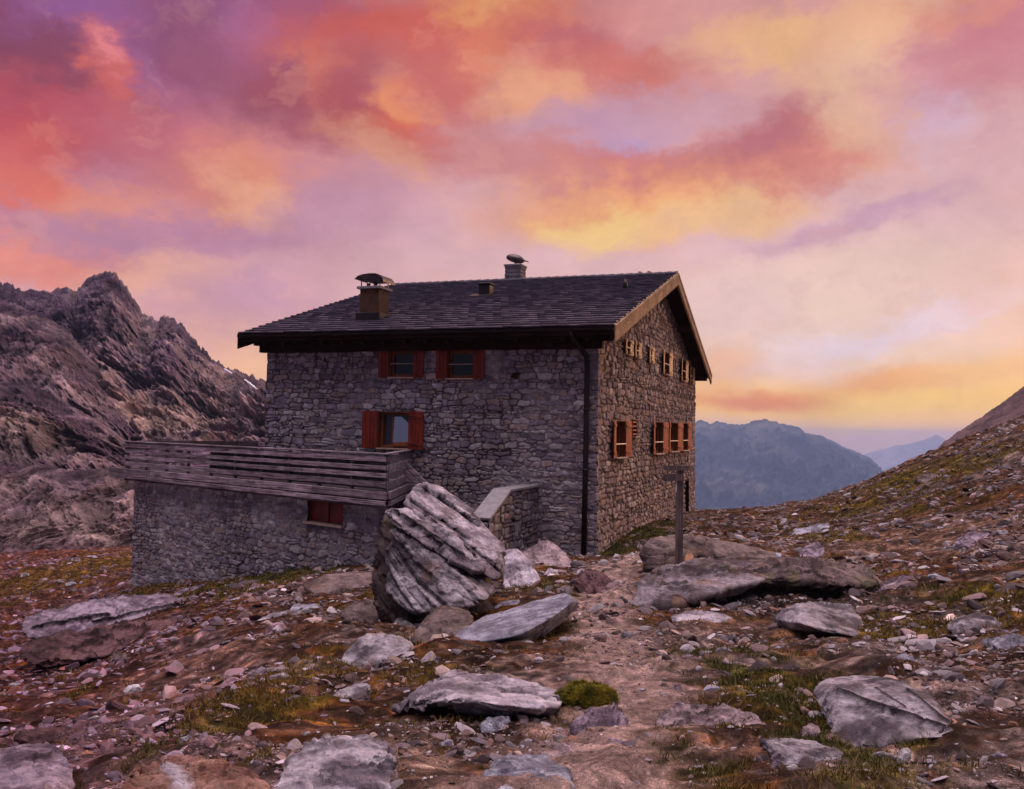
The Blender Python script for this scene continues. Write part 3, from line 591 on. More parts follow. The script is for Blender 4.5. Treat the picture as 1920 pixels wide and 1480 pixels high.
# ------------------------------------------------------------------ rubble masonry
def masonry(w, h, sw, sh, seed, res=.026, keep=None, warm=0.0, mortar_light=.6, jw=.020, hz=None):
    """a real relief of irregular laid stones on the (s,t) rectangle: returns verts (s, out, t), quads, colours"""
    rng = np.random.default_rng(seed); seeds = []
    t = 0
    while t < h+.2:
        rh = sh*rng.uniform(.65, 1.5); s = -rng.uniform(0, sw)
        while s < w+.2:
            rw = sw*rng.choice([.45, .7, 1.0, 1.4, 2.0])*rng.uniform(.8, 1.2)
            if rng.random() < .16: seeds += [(s+rw/2, t+rh*.27, rw/2, rh*.25), (s+rw/2, t+rh*.77, rw/2, rh*.25)]
            else: seeds.append((s+rw/2+rng.normal()*.02, t+rh/2+rng.normal()*rh*.20, rw/2, rh/2*rng.uniform(.85, 1.25)))
            s += rw
        t += rh
    S = np.array(seeds); ns, nt2 = int(w/res)+1, int(h/res)+1
    gs, gt = np.meshgrid(np.linspace(0, w, ns), np.linspace(0, h, nt2))
    P = np.stack([gs.ravel(), gt.ravel(), 0*gs.ravel()+seed], 1)
    ws = P[:, 0]+.055*fbm(P*3.2, 3, seed)+.02*fbm(P*11, 2, seed+1); wt_ = P[:, 1]+.055*fbm(P*3.0+9, 3, seed+2)+.02*fbm(P*11+5, 2, seed+3)
    sid = np.zeros(len(P), int); edge = np.zeros(len(P))
    bx = (P[:, 0]//.6).astype(int); by = (P[:, 1]//.6).astype(int)
    key = bx*1000+by; order = np.argsort(key, kind='stable'); ks, st_ = np.unique(key[order], return_index=True); st_ = list(st_)+[len(P)]
    for i, k in enumerate(ks):
        ii = order[st_[i]:st_[i+1]]; cx, cy = (k//1000+.5)*.6, (k % 1000+.5)*.6
        c = np.where((np.abs(S[:, 0]-cx) < .3+S[:, 2]+.35) & (np.abs(S[:, 1]-cy) < .3+S[:, 3]+.3))[0]
        D = (np.abs((ws[ii, None]-S[c, 0])/S[c, 2])**3+np.abs((wt_[ii, None]-S[c, 1])/S[c, 3])**3)**(1/3)
        o = np.argsort(D, 1)[:, :2]; r = np.arange(len(ii)); a, b = D[r, o[:, 0]], D[r, o[:, 1]]
        sid[ii] = c[o[:, 0]]; edge[ii] = (b-a)*np.minimum(S[c[o[:, 0]], 3], S[c[o[:, 0]], 2])*.5
    h1, h2, h3 = hash1(sid, seed), hash1(sid, seed+1), hash1(sid, seed+2)
    body = sstep(.002, jw, edge)
    out = body*(.034+.045*(h1-.4))+body*.012*fbm(P*6, 4, seed+5)+.006*fbm(P*18, 3, seed+6)
    out += body*((P[:, 0]-S[sid, 0])*(h2-.5)*.12+(P[:, 1]-S[sid, 1])*(h3-.5)*.22)
    base = np.array([.215, .185, .200]); pal = np.array([[.26, .235, .25], [.17, .145, .175], [.215, .185, .18], [.30, .275, .28], [.145, .120, .145], [.20, .168, .19], [.225, .175, .16]])
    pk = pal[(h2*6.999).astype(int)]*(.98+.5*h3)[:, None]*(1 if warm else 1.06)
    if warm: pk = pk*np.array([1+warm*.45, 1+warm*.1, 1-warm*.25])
    pk = pk*np.exp(.75*fbm(P*5, 5, seed+8, .68))[:, None]*(1+.22*fbm(P*.35, 3, seed+10))[:, None]
    ml = sstep(-.25, .35, fbm(P*.3, 3, seed+12)+mortar_light-.6+(0 if hz is None else sstep(hz, hz-2.5, P[:, 1])*.5-.3))
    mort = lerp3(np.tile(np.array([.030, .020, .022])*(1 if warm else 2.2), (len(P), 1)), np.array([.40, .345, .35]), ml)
    col = pk*body[:, None]+mort*(1-body)[:, None]
    I = np.arange(ns*nt2).reshape(nt2, ns); Q = np.stack([I[:-1, :-1], I[:-1, 1:], I[1:, 1:], I[1:, :-1]], -1).reshape(-1, 4)
    if keep is not None:
        cs, ct = gs.ravel()[Q].mean(1), gt.ravel()[Q].mean(1); Q = Q[keep(cs, ct)]
    ids, inv = np.unique(Q, return_inverse=True)
    return gs.ravel()[ids], out[ids], gt.ravel()[ids], inv.reshape(-1, 4), np.clip(col[ids], .01, .8)

# ------------------------------------------------------------------ the hut
hut = empty('mountain_hut', HO, -YAW)
tag(hut, 'two storey rubble stone mountain hut with slate roof and red shutters', 'mountain hut')
HM = Matrix.Rotation(-YAW, 4, 'Z'); HM.translation = HO; HI = HM.inverted()
def hray(u, v): return HI @ Vector((0, 0, 0)), (HI.to_3x3() @ ray(u, v))
def onf(u, v, y0=0.0):       # front wall plane -> (x, z)
    o, d = hray(u, v); k = (y0-o.y)/d.y; p = o+d*k; return p.x, p.z
def ong(u, v, x0=0.0):       # gable wall plane -> (y, z)
    o, d = hray(u, v); k = (x0-o.x)/d.x; p = o+d*k; return p.y, p.z
HE, HR, OG, OE, OGL = 6.8206, 10.2493, .72, .82, .62
def roofz(y): return HE+(HR-HE)*(1-abs(y-HD/2)/(HD/2+OE))
def onroof(u, v, lift=0.0):
    o, d = hray(u, v); s = (HR-HE)/(HD/2+OE)
    # z = HE+s*(y+OE)
    k = (HE+lift+s*(o.y+OE)-o.z)/(d.z-s*d.y); return o+d*k
# openings on the front wall: (u0, v0, u1, v1) of the hole, then shutters
def frect(u0, v0, u1, v1):
    a, b = onf(u0, (v0+v1)/2)[0], onf(u1, (v0+v1)/2)[0]; um = (u0+u1)/2
    return a, b, onf(um, v1)[1], onf(um, v0)[1]
FWIN = [('upper', frect(733, 658, 776, 707)), ('upper', frect(842, 658, 888, 709)), ('lower', frect(712, 774, 767, 840))]
def grect(u0, u1, um_top, um_bot):
    a, b = ong(u0, 800)[0], ong(u1, 800)[0]; um = (u0+u1)/2
    return a, b, ong(um, um_bot)[1], ong(um, um_top)[1]
GWIN = [(grect(1150, 1168, 790, 857), 'tall'), (grect(1183, 1190, 788, 818), 'slit'), (grect(1224, 1239, 792, 850), 'tall'), (grect(1253, 1267, 793, 846), 'tall'), (grect(1276.5, 1286, 794, 844), 'tall'),
        (grect(1168, 1174, 637, 664), 'pale'), (grect(1186, 1190, 642, 670), 'pale'), (grect(1213, 1215.5, 651, 680), 'pale'), (grect(1240, 1249, 660, 702), 'pale'), (grect(1274, 1280.5, 674, 714), 'pale'), (grect(1290.5, 1294, 688, 719), 'pale')]
DOOR = grect(1283, 1290, 900, 962)
def infr(a, b, rects, m=0.0):
    k = np.ones(len(a), bool)
    for r in rects: k &= ~((a > r[0]+m) & (a < r[1]-m) & (b > r[2]+m) & (b < r[3]-m))
    return k
ZB = -3.2
s_, o_, t_, q_, c_ = masonry(HW, 6.35-ZB, .265, .135, 3, res=.023, jw=.016, hz=6.5, keep=lambda s, t: infr(s-HW, t+ZB, [r for _, r in FWIN], -.0), mortar_light=.62)
bat = lambda z: .06*np.maximum(0, 3-z)/3            # the walls thicken slightly towards the foot
V = np.stack([s_-HW, -o_-bat(t_+ZB), t_+ZB], 1); link('wall', mesh_np('front_wall', V, q_, True, c_), M['wall'], hut)
gm = lambda s, t: infr(s, t+ZB, [r for r, _ in GWIN]+[DOOR], -.0) & (t+ZB < roofz(s)-.30)
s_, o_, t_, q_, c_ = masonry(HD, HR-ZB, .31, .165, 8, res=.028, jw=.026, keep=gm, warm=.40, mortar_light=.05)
V = np.stack([o_*1.15+bat(t_+ZB), s_, t_+ZB], 1); link('wall', mesh_np('gable_wall', V, q_, True, c_), M['wall'], hut)
s_, o_, t_, q_, c_ = masonry(HD, HR-ZB, .42, .24, 12, res=.12, keep=lambda s, t: t+ZB < roofz(s)-.30)
V = np.stack([-HW-o_, s_, t_+ZB], 1); link('wall', mesh_np('rear_gable_wall', V, q_[:, ::-1], True, c_), M['wall'], hut)
s_, o_, t_, q_, c_ = masonry(HW, 6.35-ZB, .42, .24, 14, res=.12)
V = np.stack([s_-HW, HD+o_, t_+ZB], 1); link('wall', mesh_np('back_wall', V, q_[:, ::-1], True, c_), M['wall'], hut)
# cornerstones where the two seen walls meet, the wall core behind the relief is open: reveals close each opening
mb = MB(); z = ZB; rnd = random.Random(4); k = 0
while z < 6.3:
    hh = rnd.uniform(.20, .38); lx, ly = (.62, .34) if k % 2 else (.34, .66); k += 1
    lx *= rnd.uniform(.8, 1.15); ly *= rnd.uniform(.8, 1.15); b_ = .06*max(0, 3-z)/3
    mb.box((-lx/2+.035+b_, ly/2-.035-b_, z+hh/2), (lx, ly, hh-.02), rnd.uniform(.7, 1.3), Matrix.Rotation(rnd.uniform(-.02, .02), 3, 'Z'), .03); z += hh
m, nt, b = mat_new('quoin_stone'); n = N(nt); co = n.coord()
cc = n.mix(n.mr(n.noise(co, 2.5, 6, .7), .35, .65), G((.13, .11, .135)), G((.25, .21, .22))); cc = n.mix(1, cc, n.gray(n.attr('tint', 'Fac')), 'MULTIPLY')
nt.links.new(cc, b.inputs['Base Color']); b.inputs['Roughness'].default_value = .9; nt.links.new(n.bump(n.noise(co, 14, 7, .7), .8, .02), b.inputs['Normal']); M['quoin'] = m
mb.build('cornerstones', M['quoin'], hut)

def shutter(w, h, mat, parent, loc, rot, tint=1.0):
    """plank shutter hinged on its z axis, lying along +x"""
    mb = MB(); nb = max(3, round(w/.13))
    for i in range(nb): mb.box((w*(i+.5)/nb, 0, h/2), (w/nb-.008, .026, h), tint*random.Random(i*7+int(h*100)).uniform(.82, 1.12), bev=.004)
    for zz in (.14, .86): mb.box((w/2, -.024, h*zz), (w-.03, .024, .09), tint*1.15, bev=.004)
    for zz in (.14, .86): mb.box((w*.28, -.039, h*zz), (w*.55, .008, .03), .25)
    o = mb.build('shutter', mat, parent); o.location = loc; o.rotation_euler = (0, 0, rot); return o
def window_front(r, kind):
    x0, x1, z0, z1 = r; w, h = x1-x0, z1-z0
    o = MB()
    for xx in (x0+.035, x1-.035): o.box((xx, .13, (z0+z1)/2), (.07, .09, h), 1, bev=.006)
    o.box(((x0+x1)/2, .13, z1-.04), (w-.14, .09, .08), 1, bev=.006); o.box(((x0+x1)/2, .13, z0+.05), (w-.14, .09, .08), 1.1, bev=.006)
    if kind == 'lower': o.box((x0+w*.40, .13, (z0+z1)/2), (.07, .08, h-.16), .9, bev=.006)
    # timber reveal of the opening
    for xx, ww in ((x0-.015, .03), (x1+.015, .03)): o.box((xx, .07, (z0+z1)/2), (ww, .26, h+.06), .6)
    o.box(((x0+x1)/2, .07, z1+.015), (w, .26, .03), .6)
    win = o.build('window', M['frame'], hut)
    p = MB(); p.box(((x0+x1)/2, .155, (z0+z1)/2), (w-.1, .012, h-.1)); p.build('pane', M['glass'], win)
    if kind == 'lower':
        q = MB(); a = x0+w*.44; q.box(((a+x1-.06)/2, .105, z0+h*.52), (x1-.06-a, .01, h*.74), rot=Matrix.Rotation(.10, 3, 'Z') @ Matrix.Rotation(-.12, 3, 'X'))
        q.build('casement_pane', M['mirror'], win)
        q = MB(); q.box(((a+x1)/2, .06, z0+.13), (x1-a-.05, .03, .14), 1.6); q.build('flower_box', M['frame'], win)
    s = MB(); s.box(((x0+x1)/2, -.01, z0-.035), (w+.10, .30, .05), bev=.008); s.build('sill', M['sill'], win)
    if kind == 'upper':
        b = MB(); b.tube([(x0-.05, -.03, z0+h*.5), (x1+.05, -.03, z0+h*.5)], .018, 8); b.build('rail', M['steel'], win)
    sw = w*.46 if kind == 'upper' else w*.52
    if kind == 'lower':
        shutter(sw, h+.08, M['shutter'], win, (x0-.02, -.10, z0-.03), math.pi+.10); shutter(sw, h+.08, M['shutter'], win, (x1+.02, -.10, z0-.03), -.06)
        # one casement stands open by the left jamb, its shade put in as a dark tint
        cs = MB(); cs.box((w*.18, 0, h*.48), (w*.36, .04, h*.9), .25); c2 = cs.build('casement', M['frame'], win); c2.location = (x0+.05, .11, z0+.05); c2.rotation_euler = (0, 0, .5)
    else:
        shutter(sw, h+.06, M['shutter'], win, (x0-.02, -.09, z0-.03), math.pi+.05); shutter(sw, h+.06, M['shutter'], win, (x1+.02, -.08, z0-.03), -.06)
for kind, r in FWIN: window_front(r, kind)
def window_gable(r, kind, i):
    y0, y1, z0, z1 = r; w, h = y1-y0, z1-z0
    fm = M['frame']
    o = MB()
    for yy in (y0+.03, y1-.03): o.box((-.14, yy, (z0+z1)/2), (.08, .06, h), 1, bev=.005)
    o.box((-.14, (y0+y1)/2, z1-.035), (.08, w-.12, .07), 1, bev=.005); o.box((-.14, (y0+y1)/2, z0+.04), (.08, w-.12, .07), 1, bev=.005)
    for yy in (y0-.015, y1+.015): o.box((-.07, yy, (z0+z1)/2), (.30, .03, h+.06), .6)
    o.box((-.07, (y0+y1)/2, z1+.015), (.30, w, .03), .6)
    win = o.build('window', fm, hut)
    p = MB(); p.box((-.17, (y0+y1)/2, (z0+z1)/2), (.012, w-.08, h-.08)); p.build('pane', M['glass'], win)
    s = MB(); s.box((.03, (y0+y1)/2, z0-.03), (.34, w+.06, .045), bev=.006); s.build('sill', M['sill'], win)
    sm = M['shutter_pale'] if kind == 'pale' else M['shutter_sunlit']
    if kind == 'slit':
        g = MB()
        for k in range(4): g.box((.05, (y0+y1)/2, z0+h*(k+.5)/4), (.04, w+.04, .05), 1.3)
        g.build('grille', sm, win); return
    b = MB(); b.tube([(.10, y0-.04, z0+h*(.36 if kind == 'tall' else .46)), (.10, y1+.04, z0+h*(.36 if kind == 'tall' else .46))], .024, 8); b.build('rail', M['steel'], win)
    sw = {'tall': min(.85, w*.42), 'pale': max(.32, min(.6, w*.42))}[kind]
    # folded back against the wall
    shutter(sw, h+.04, sm, win, (.10, y0-.02, z0-.02), math.radians(-90+7)).scale = (1, -1, 1)
    shutter(sw, h+.04, sm, win, (.10, y1+.02, z0-.02), math.radians(90-7))
for i, (r, kind) in enumerate(GWIN): window_gable(r, kind, i)
y0, y1, z0, z1 = DOOR
mb = MB(); mb.box((-.12, (y0+y1)/2, (z0+z1)/2), (.05, y1-y0, z1-z0), .5)
for yy in (y0, y1): mb.box((-.03, yy, (z0+z1)/2), (.22, .06, z1-z0+.06), .8)
mb.box((-.03, (y0+y1)/2, z1), (.22, y1-y0-.06, .07), .8)
d_ = mb.build('door', M['dark'], hut); mb = MB(); mb.box((-.07, y0+.2, z0+.98), (.05, .14, .03)); mb.build('handle', M['steel'], d_)
# a dark hole left by a missing stone near the right end of the front wall
hx, hz = onf(968, 706); mb = MB()
mb.prism([(hx-.17, -.052, hz-.03), (hx-.10, -.052, hz+.09), (hx+.14, -.052, hz+.12), (hx+.03, -.052, hz-.07)], (0, .03, 0)); mb.build('vent_hole', M['dark'], hut)

# roof: courses of slates on both slopes
SL = (HR-HE)/(HD/2+OE); TH = math.atan(SL); LEN = (HD/2+OE)/math.cos(TH)
def roof_mesh(front=True):
    mb = MB(); rnd = random.Random(5 if front else 6); course = .40; x0, x1 = -HW-OGL, OG; n = int(LEN/course)+1
    up = Vector((0, math.cos(TH), math.sin(TH))); nn = Vector((0, -math.sin(TH), math.cos(TH))); org = Vector((0, -OE, HE))
    tw = .30 if front else .9
    for r in range(n):
        a = r*course; b_ = min(a+course+.06, LEN); x = x0-(tw/2 if r % 2 else 0)
        while x < x1:
            xa, xb = max(x, x0), min(x+tw, x1); x += tw
            if xb-xa < .04: continue
            j = rnd.uniform(-.012, .012); l1 = .085+rnd.uniform(-.008, .012); t = .045; tn = rnd.uniform(.92, 1.10)
            A = org+up*(a-.03+j); B = org+up*b_
            p = [A+nn*l1, A+nn*(l1-t), B+nn*.018, B+nn*.004]
            V = [Vector((xx, q.y, q.z)) for xx in (xa+.004, xb-.004) for q in p]
            mb.add(V, [(0, 4, 6, 2), (1, 3, 7, 5), (0, 1, 5, 4), (2, 6, 7, 3), (0, 2, 3, 1), (4, 5, 7, 6)], tn)
            mb.c[-8:] = [tn*1.7, tn*1.9, tn*.75, tn*.75]*2  # course shading painted in: lower lips lighter, upper ends darker
    # slab below the slates
    P = [org+nn*(-.0), org+up*LEN, org+up*LEN-nn*.14, org-nn*.14]
    mb.prism([(x0+.02, q.y, q.z) for q in P], (x1-x0-.04, 0, 0), .5)
    if not front: mb.v = [(v[0], HD-v[1], v[2]) for v in mb.v]
    return mb.build('roof', M['tile'], hut)
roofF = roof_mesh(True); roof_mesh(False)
roofF['label'] = 'slate roof slope facing the viewer'
mb = MB(); x = -HW-OGL
while x < OG: mb.tube([(x, HD/2, HR+.015), (min(x+.42, OG+.02), HD/2, HR+.03)], [.085, .10], 8, random.Random(x).uniform(.8, 1.2)); x += .40
mb.build('ridge_cap', M['tile'], hut)
# verge boards, eaves, soffits, purlins
upv = Vector((0, math.cos(TH), math.sin(TH)))
def verge(x, front, mat, tint=1.0):
    mb = MB(); a = Vector((x, -OE-.02, HE)); b_ = Vector((x, HD/2, HR+.01))
    if not front: a.y, b_.y = HD-a.y, HD/2
    dn = Vector((0, 0, -1))
    mb.prism([a+dn*-.03, b_+dn*-.03, b_+dn*.10, a+dn*.10], (.05 if x > 0 else -.05, 0, 0), tint*.9)
    mb.prism([a+dn*.104, b_+dn*.104, b_+dn*.44, a+dn*.44], (.032 if x > 0 else -.032, 0, 0), tint)
    mb.prism([a+dn*.38-Vector((.03, 0, 0)), b_+dn*.38-Vector((.03, 0, 0)), b_+dn*.50-Vector((.03, 0, 0)), a+dn*.50-Vector((.03, 0, 0))], (.028, 0, 0), tint*.7)
    return mb.build('verge_board', mat, hut)
verge(OG, True, M['verge']); verge(OG, False, M['verge']); verge(-HW-OGL, True, M['dark'], 1.3); verge(-HW-OGL, False, M['dark'])
mb = MB(); xa, xb = -HW-OGL+.03, OG-.04
mb.box(((xa+xb)/2, -OE+.02, HE-.13), (xb-xa, .04, .24), 1); mb.build('fascia', M['dark'], hut)
mb = MB()                                             # gutter: half pipe along the eaves
gp_ = [( -OE-.07+.07*math.cos(t), HE-.06+.07*math.sin(t)) for t in np.linspace(math.pi, 2*math.pi, 9)]
for (ya, za), (yb, zb) in zip(gp_[:-1], gp_[1:]): mb.add([(xa, ya, za), (xb, ya, za), (xb, yb, zb), (xa, yb, zb)], [(0, 1, 2, 3)], 1)
mb.build('gutter', M['pipe'], hut)
mb = MB()
mb.box(((-HW-.1+.1)/2, -.12, 6.40), (HW+.4, .22, .30), .8)             # wall plate
mb.prism([(xa, -OE+.05, HE-.27), (xa, -.02, HE-.10), (xa, -.02, HE-.14), (xa, -OE+.05, HE-.31)], (xb-xa, 0, 0), .6)
k = xa+.2
while k < xb: mb.beam((k, -OE+.04, HE-.34), (k, .05, HE-.34+SL*.85), .10, .14, 1.0); k += .75
mb.build('soffit', M['dark'], hut)
mb = MB()
for sy in (0, 1):
    P = [(0, -OE, HE-.15), (0, HD/2, HR-.15), (0, HD/2, HR-.18), (0, -OE, HE-.18)]
    if sy: P = [(0, HD-y, z) for _, y, z in P]
    mb = MB(); mb.prism(P, (OG-.06, 0, 0), 1); mb.build('gable_soffit', M['dark'], hut)
    mb = MB(); mb.prism([(-HW-OGL+.05, y, z) for _, y, z in P], (OGL-.08, 0, 0), .7); mb.build('gable_soffit', M['dark'], hut)
for yy in (-.10, 2.6, 5.9, HD/2, HD-5.9, HD-2.6, HD+.10):
    mb = MB(); zz = roofz(yy)-.42; mb.box(((OG-.10)/2-.1, yy, zz), (OG+.05, .22, .30), 1.4, bev=.01); mb.build('purlin', M['dark'], hut)
    mb = MB(); mb.box((-HW-(OGL-.1)/2+.1, yy, zz), (OGL, .2, .26), .8, bev=.01); mb.build('purlin', M['dark'], hut)
# downpipe: swan neck from the gutter to the wall, then straight down the corner
mb = MB(); xc = onf(1104, 700)[0]; bb = .10
mb.tube([(xc-.32, -OE-.03, HE-.12), (xc-.32, -OE+.02, HE-.30), (xc-.20, -.45, HE-.52), (xc-.03, -.24, HE-.80), (xc, -.20, HE-1.1), (xc, -.20, 3), (xc, -.26, -.3)], .085, 12)
for zz in (.8, 2.6, 4.4): mb.tube([(xc, -.20, zz-.03), (xc, -.20, zz+.03)], .105, 12); mb.box((xc, -.11, zz), (.03, .14, .04))
mb.build('downpipe', M['pipe'], hut, True)

# chimneys and roof furniture
def stack(u, v, wx, wy, hgt, name, mat):
    p = onroof(u, v); o = MB(); zb = p.z-.5
    return p, o
p = onroof(690, 603); c1 = MB()
c1.box((p.x, p.y+.42, p.z+.42), (.74, .76, 1.45), 1, bev=.015)
ch = c1.build('chimney', M['chimney'], hut)
mb = MB(); mb.box((p.x, p.y+.42, p.z-.0), (.94, .94, .62), 1, bev=.01); mb.box((p.x, p.y+.38, p.z-.06), (1.3, 1.3, .02), 1, rot=Matrix.Rotation(TH, 3, 'X')); mb.build('flashing', M['pipe'], ch)
mb = MB(); mb.box((p.x, p.y+.42, p.z+1.19), (.92, .92, .09), 1, bev=.01); mb.build('cap', M['coping'], ch)
zt = p.z+1.23
for sx in (-.36, .36):
    for sy in (-.3, .3): mb = MB(); mb.box((p.x+sx, p.y+.42+sy, zt+.16), (.03, .03, .34)); mb.build('stay', M['metal'], ch)
for fx, fh in ((-.25, .17), (.03, .24)): mb = MB(); mb.tube([(p.x+fx, p.y+.42, zt-.02), (p.x+fx, p.y+.42, zt+fh)], .07, 8); mb.build('flue', M['metal'], ch)
mb = MB(); prof = [(-.56, -.10), (-.44, .00), (-.25, .05), (0, .07), (.25, .06), (.42, .00), (.53, -.12), (.56, -.22)]
for (xa_, za_), (xb_, zb_) in zip(prof[:-1], prof[1:]):
    mb.prism([(p.x+xa_, p.y-.02, zt+.36+za_), (p.x+xb_, p.y-.02, zt+.36+zb_), (p.x+xb_, p.y-.02, zt+.375+zb_), (p.x+xa_, p.y-.02, zt+.375+za_)], (0, .88, 0))
mb.box((p.x+.14, p.y+.42, zt+.26), (.62, .5, .16), .7)
mb.build('cowl', M['metal'], ch)
# second chimney straddles the ridge, masonry with a tipped round cowl
o, d = hray(966, 531); k = (HD/2+.35-o.y)/d.y; p = o+d*k; p = Vector((p.x, HD/2+.35, 0)); zt = (hray(966, 498)[0]+hray(966, 498)[1]*k).z
mb = MB(); z = HR-.5; rnd = random.Random(9)
while z < zt-.10:
    hh = .17
    mb.box((p.x, p.y, z+hh/2), (.74+rnd.uniform(-.02, .02), .74, hh-.012), rnd.uniform(.6, 1.2), bev=.02); z += hh
ch = mb.build('chimney', M['quoin'], hut); ch['label'] = 'stone chimney on the ridge with a tipped round cowl'
mb = MB(); mb.box((p.x, p.y, zt-.04), (.82, .82, .08), 1, bev=.01); mb.build('cap', M['coping'], ch)
mb = MB()
mb.tube([(p.x, p.y, zt), (p.x, p.y, zt+.12)], .05, 8)
V = []; Fs = []; nn_ = 14; mm = 8; ctr = Vector((p.x-.02, p.y, zt+.27)); R = Matrix.Rotation(.25, 3, 'Y')
for i in range(mm+1):
    th = math.pi*i/mm
    for j in range(nn_):
        ph = 2*math.pi*j/nn_; V.append(ctr+R @ Vector((.43*math.sin(th)*math.cos(ph)*1.0, .34*math.sin(th)*math.sin(ph), (.22 if th < math.pi/2 else .15)*math.cos(th))))
for i in range(mm):
    for j in range(nn_): Fs.append((i*nn_+j, i*nn_+(j+1) % nn_, (i+1)*nn_+(j+1) % nn_, (i+1)*nn_+j))
mb.add(V, Fs); mb.tube([ctr+Vector((.35, 0, -.05)), ctr+Vector((.62, 0, -.14))], [.05, .02], 6)
mb.build('cowl', M['metal'], ch, True)
p = onroof(908, 556); mb = MB(); mb.box((p.x, p.y+.18, p.z+.18), (.46, .46, .55), 1, bev=.02); mb.box((p.x, p.y+.18, p.z+.50), (.56, .56, .06), 1, bev=.02)
mb.box((p.x-.1, p.y-.1, p.z+.05), (.9, .6, .02), 1, rot=Matrix.Rotation(TH, 3, 'X')); mb.build('roof_vent', M['pipe'], hut)
p = onroof(1172, 544); mb = MB(); mb.tube([(p.x, p.y, p.z-.1), (p.x, p.y, p.z+.22), (p.x, p.y, p.z+.40)], [.11, .09, .05], 10); mb.build('vent_pipe', M['pipe'], hut, True)
def onridge(u): o, d = hray(u, 520); k = (HD/2+.5-o.y)/d.y; return (o+d*k).x
xx = onridge(1001); mb = MB(); mb.tube([(xx, HD/2+.5, HR-.3), (xx, HD/2+.5, HR+.02), (xx, HD/2+.5, HR+.10), (xx, HD/2+.5, HR+.15)], [.24, .24, .19, .04], 12); mb.build('roof_vent', M['metal'], hut, True)
for u in (1200, 1217):
    xx = onridge(u); mb = MB(); mb.tube([(xx, HD/2+.5, HR-.3), (xx, HD/2+.5, HR+.20)], .045, 8); mb.tube([(xx, HD/2+.5, HR+.20), (xx, HD/2+.5, HR+.27)], .075, 8); mb.build('vent_pipe', M['steel'], hut, True)

# ------------------------------------------------------------------ terrace: stone base, timber floor and board railing
TR = Vector((-3.3589, 24.09, 0)); TL = Vector((-14.7388, 33.9075, 0)); TD = (TL-TR).normalized(); TN = Vector((TD.y, -TD.x, 0))
if TN.y > 0: TN = -TN                      # outward, towards the viewer
TLEN = (TL-TR).length; QR = HO+(-LX)*6.15     # where its short side meets the hut
TB = TL+Vector((3.6, 5.2, 0)); ZT, ZBm = -.62, -2.06
TA = math.atan2(TD.y, TD.x); TRI = Matrix.Rotation(-TA, 3, 'Z'); TRN = np.array(TRI)
ter = empty('terrace', TR+Vector((0, 0, -4)), TA); tag(ter, 'weathered timber terrace with board railing on a rubble stone base left of the hut', 'terrace')
def tp(v): v = Vector(v); return TRI @ (v-TR+Vector((0, 0, 4)))
# stone base
inR = TR+TD*.62-TN*.30; wl = (TL-TD*.25-TN*.30-inR).length; zb = -7.6
hole = None
def tsz(u, v):
    d = ray(u, v); n_ = TN; k = (inR.dot(n_))/(d.dot(n_)); q = d*k; return (q-inR).dot(TD), q.z
hu0, hu1 = tsz(645, 960)[0], tsz(578, 960)[0]; hz0, hz1 = tsz(611, 981)[1], -2.2
s_, o_, t_, q_, c_ = masonry(wl, -2.16-zb, .27, .14, 21, jw=.018, keep=lambda s, t: infr(wl-s, t+zb, [(hu0, hu1, hz0, hz1)], 0), mortar_light=.75)
P3 = np.array(inR)[None]+np.array(TD)[None]*(wl-s_)[:, None]+np.array(TN)[None]*o_[:, None]; P3[:, 2] = t_+zb
P3 = (P3-np.array(TR)+np.array([0, 0, 4.])) @ TRN.T; link('wall', mesh_np('terrace_wall', P3, q_, True, c_), M['wall'], ter)
for (A, B, sd_) in ((inR, HO-LX*6.6-LY*-.02, 31), (TL-TD*.25-TN*.30, TB+Vector((.3, -.3, 0)), 33)):
    A = Vector(A); B = Vector(B); A.z = B.z = 0; dv = (B-A); L_ = dv.length; dv.normalize(); nv = Vector((dv.y, -dv.x, 0)) if sd_ == 31 else Vector((-dv.y, dv.x, 0))
    s_, o_, t_, q_, c_ = masonry(L_, -2.16-zb, .38, .20, sd_, res=.05, mortar_light=.4)
    P3 = np.array(A)[None]+np.array(dv)[None]*s_[:, None]+np.array(nv)[None]*o_[:, None]; P3[:, 2] = t_+zb; P3 = (P3-np.array(TR)+np.array([0, 0, 4.])) @ TRN.T
    link('wall', mesh_np('terrace_side_wall', P3, q_, True, c_), M['wall'], ter)
mb = MB(); z_ = zb; rnd = random.Random(8); k = 0
while z_ < -2.2:
    hh = min(rnd.uniform(.2, .36), -2.17-z_); k += 1; L_ = .6 if k % 2 else .36
    mb.beam(tp(inR+TD*(L_-.02)+Vector((0, 0, z_+hh/2))-TN*.14), tp(inR-TD*.02+Vector((0, 0, z_+hh/2))-TN*.14), .36, hh-.015, rnd.uniform(.9, 1.4), bev=.02); z_ += hh
mb.build('cornerstones', M['quoin'], ter)
mb = MB(); cc_ = inR+TD*((hu0+hu1)/2)
mb.beam(tp(inR+TD*hu0-TN*.14+Vector((0, 0, (hz0+hz1)/2))), tp(inR+TD*hu1-TN*.14+Vector((0, 0, (hz0+hz1)/2))), .04, hz1-hz0, .8, bev=0)
for k in (0, .5, 1): mb.beam(tp(inR+TD*(hu0+(hu1-hu0)*k)-TN*.10+Vector((0, 0, hz0))), tp(inR+TD*(hu0+(hu1-hu0)*k)-TN*.10+Vector((0, 0, hz1))), .06, .07, .9, up=Vector((1, 0, 0)), bev=0)
wdw = mb.build('window', M['shutter'], ter); wdw['label'] = 'low red boarded cellar window'
mb = MB(); mb.beam(tp(inR+TD*(hu0-.06)+TN*.0+Vector((0, 0, hz0-.04))), tp(inR+TD*(hu1+.06)+TN*.0+Vector((0, 0, hz0-.04))), .30, .07); mb.build('sill', M['sill'], wdw)
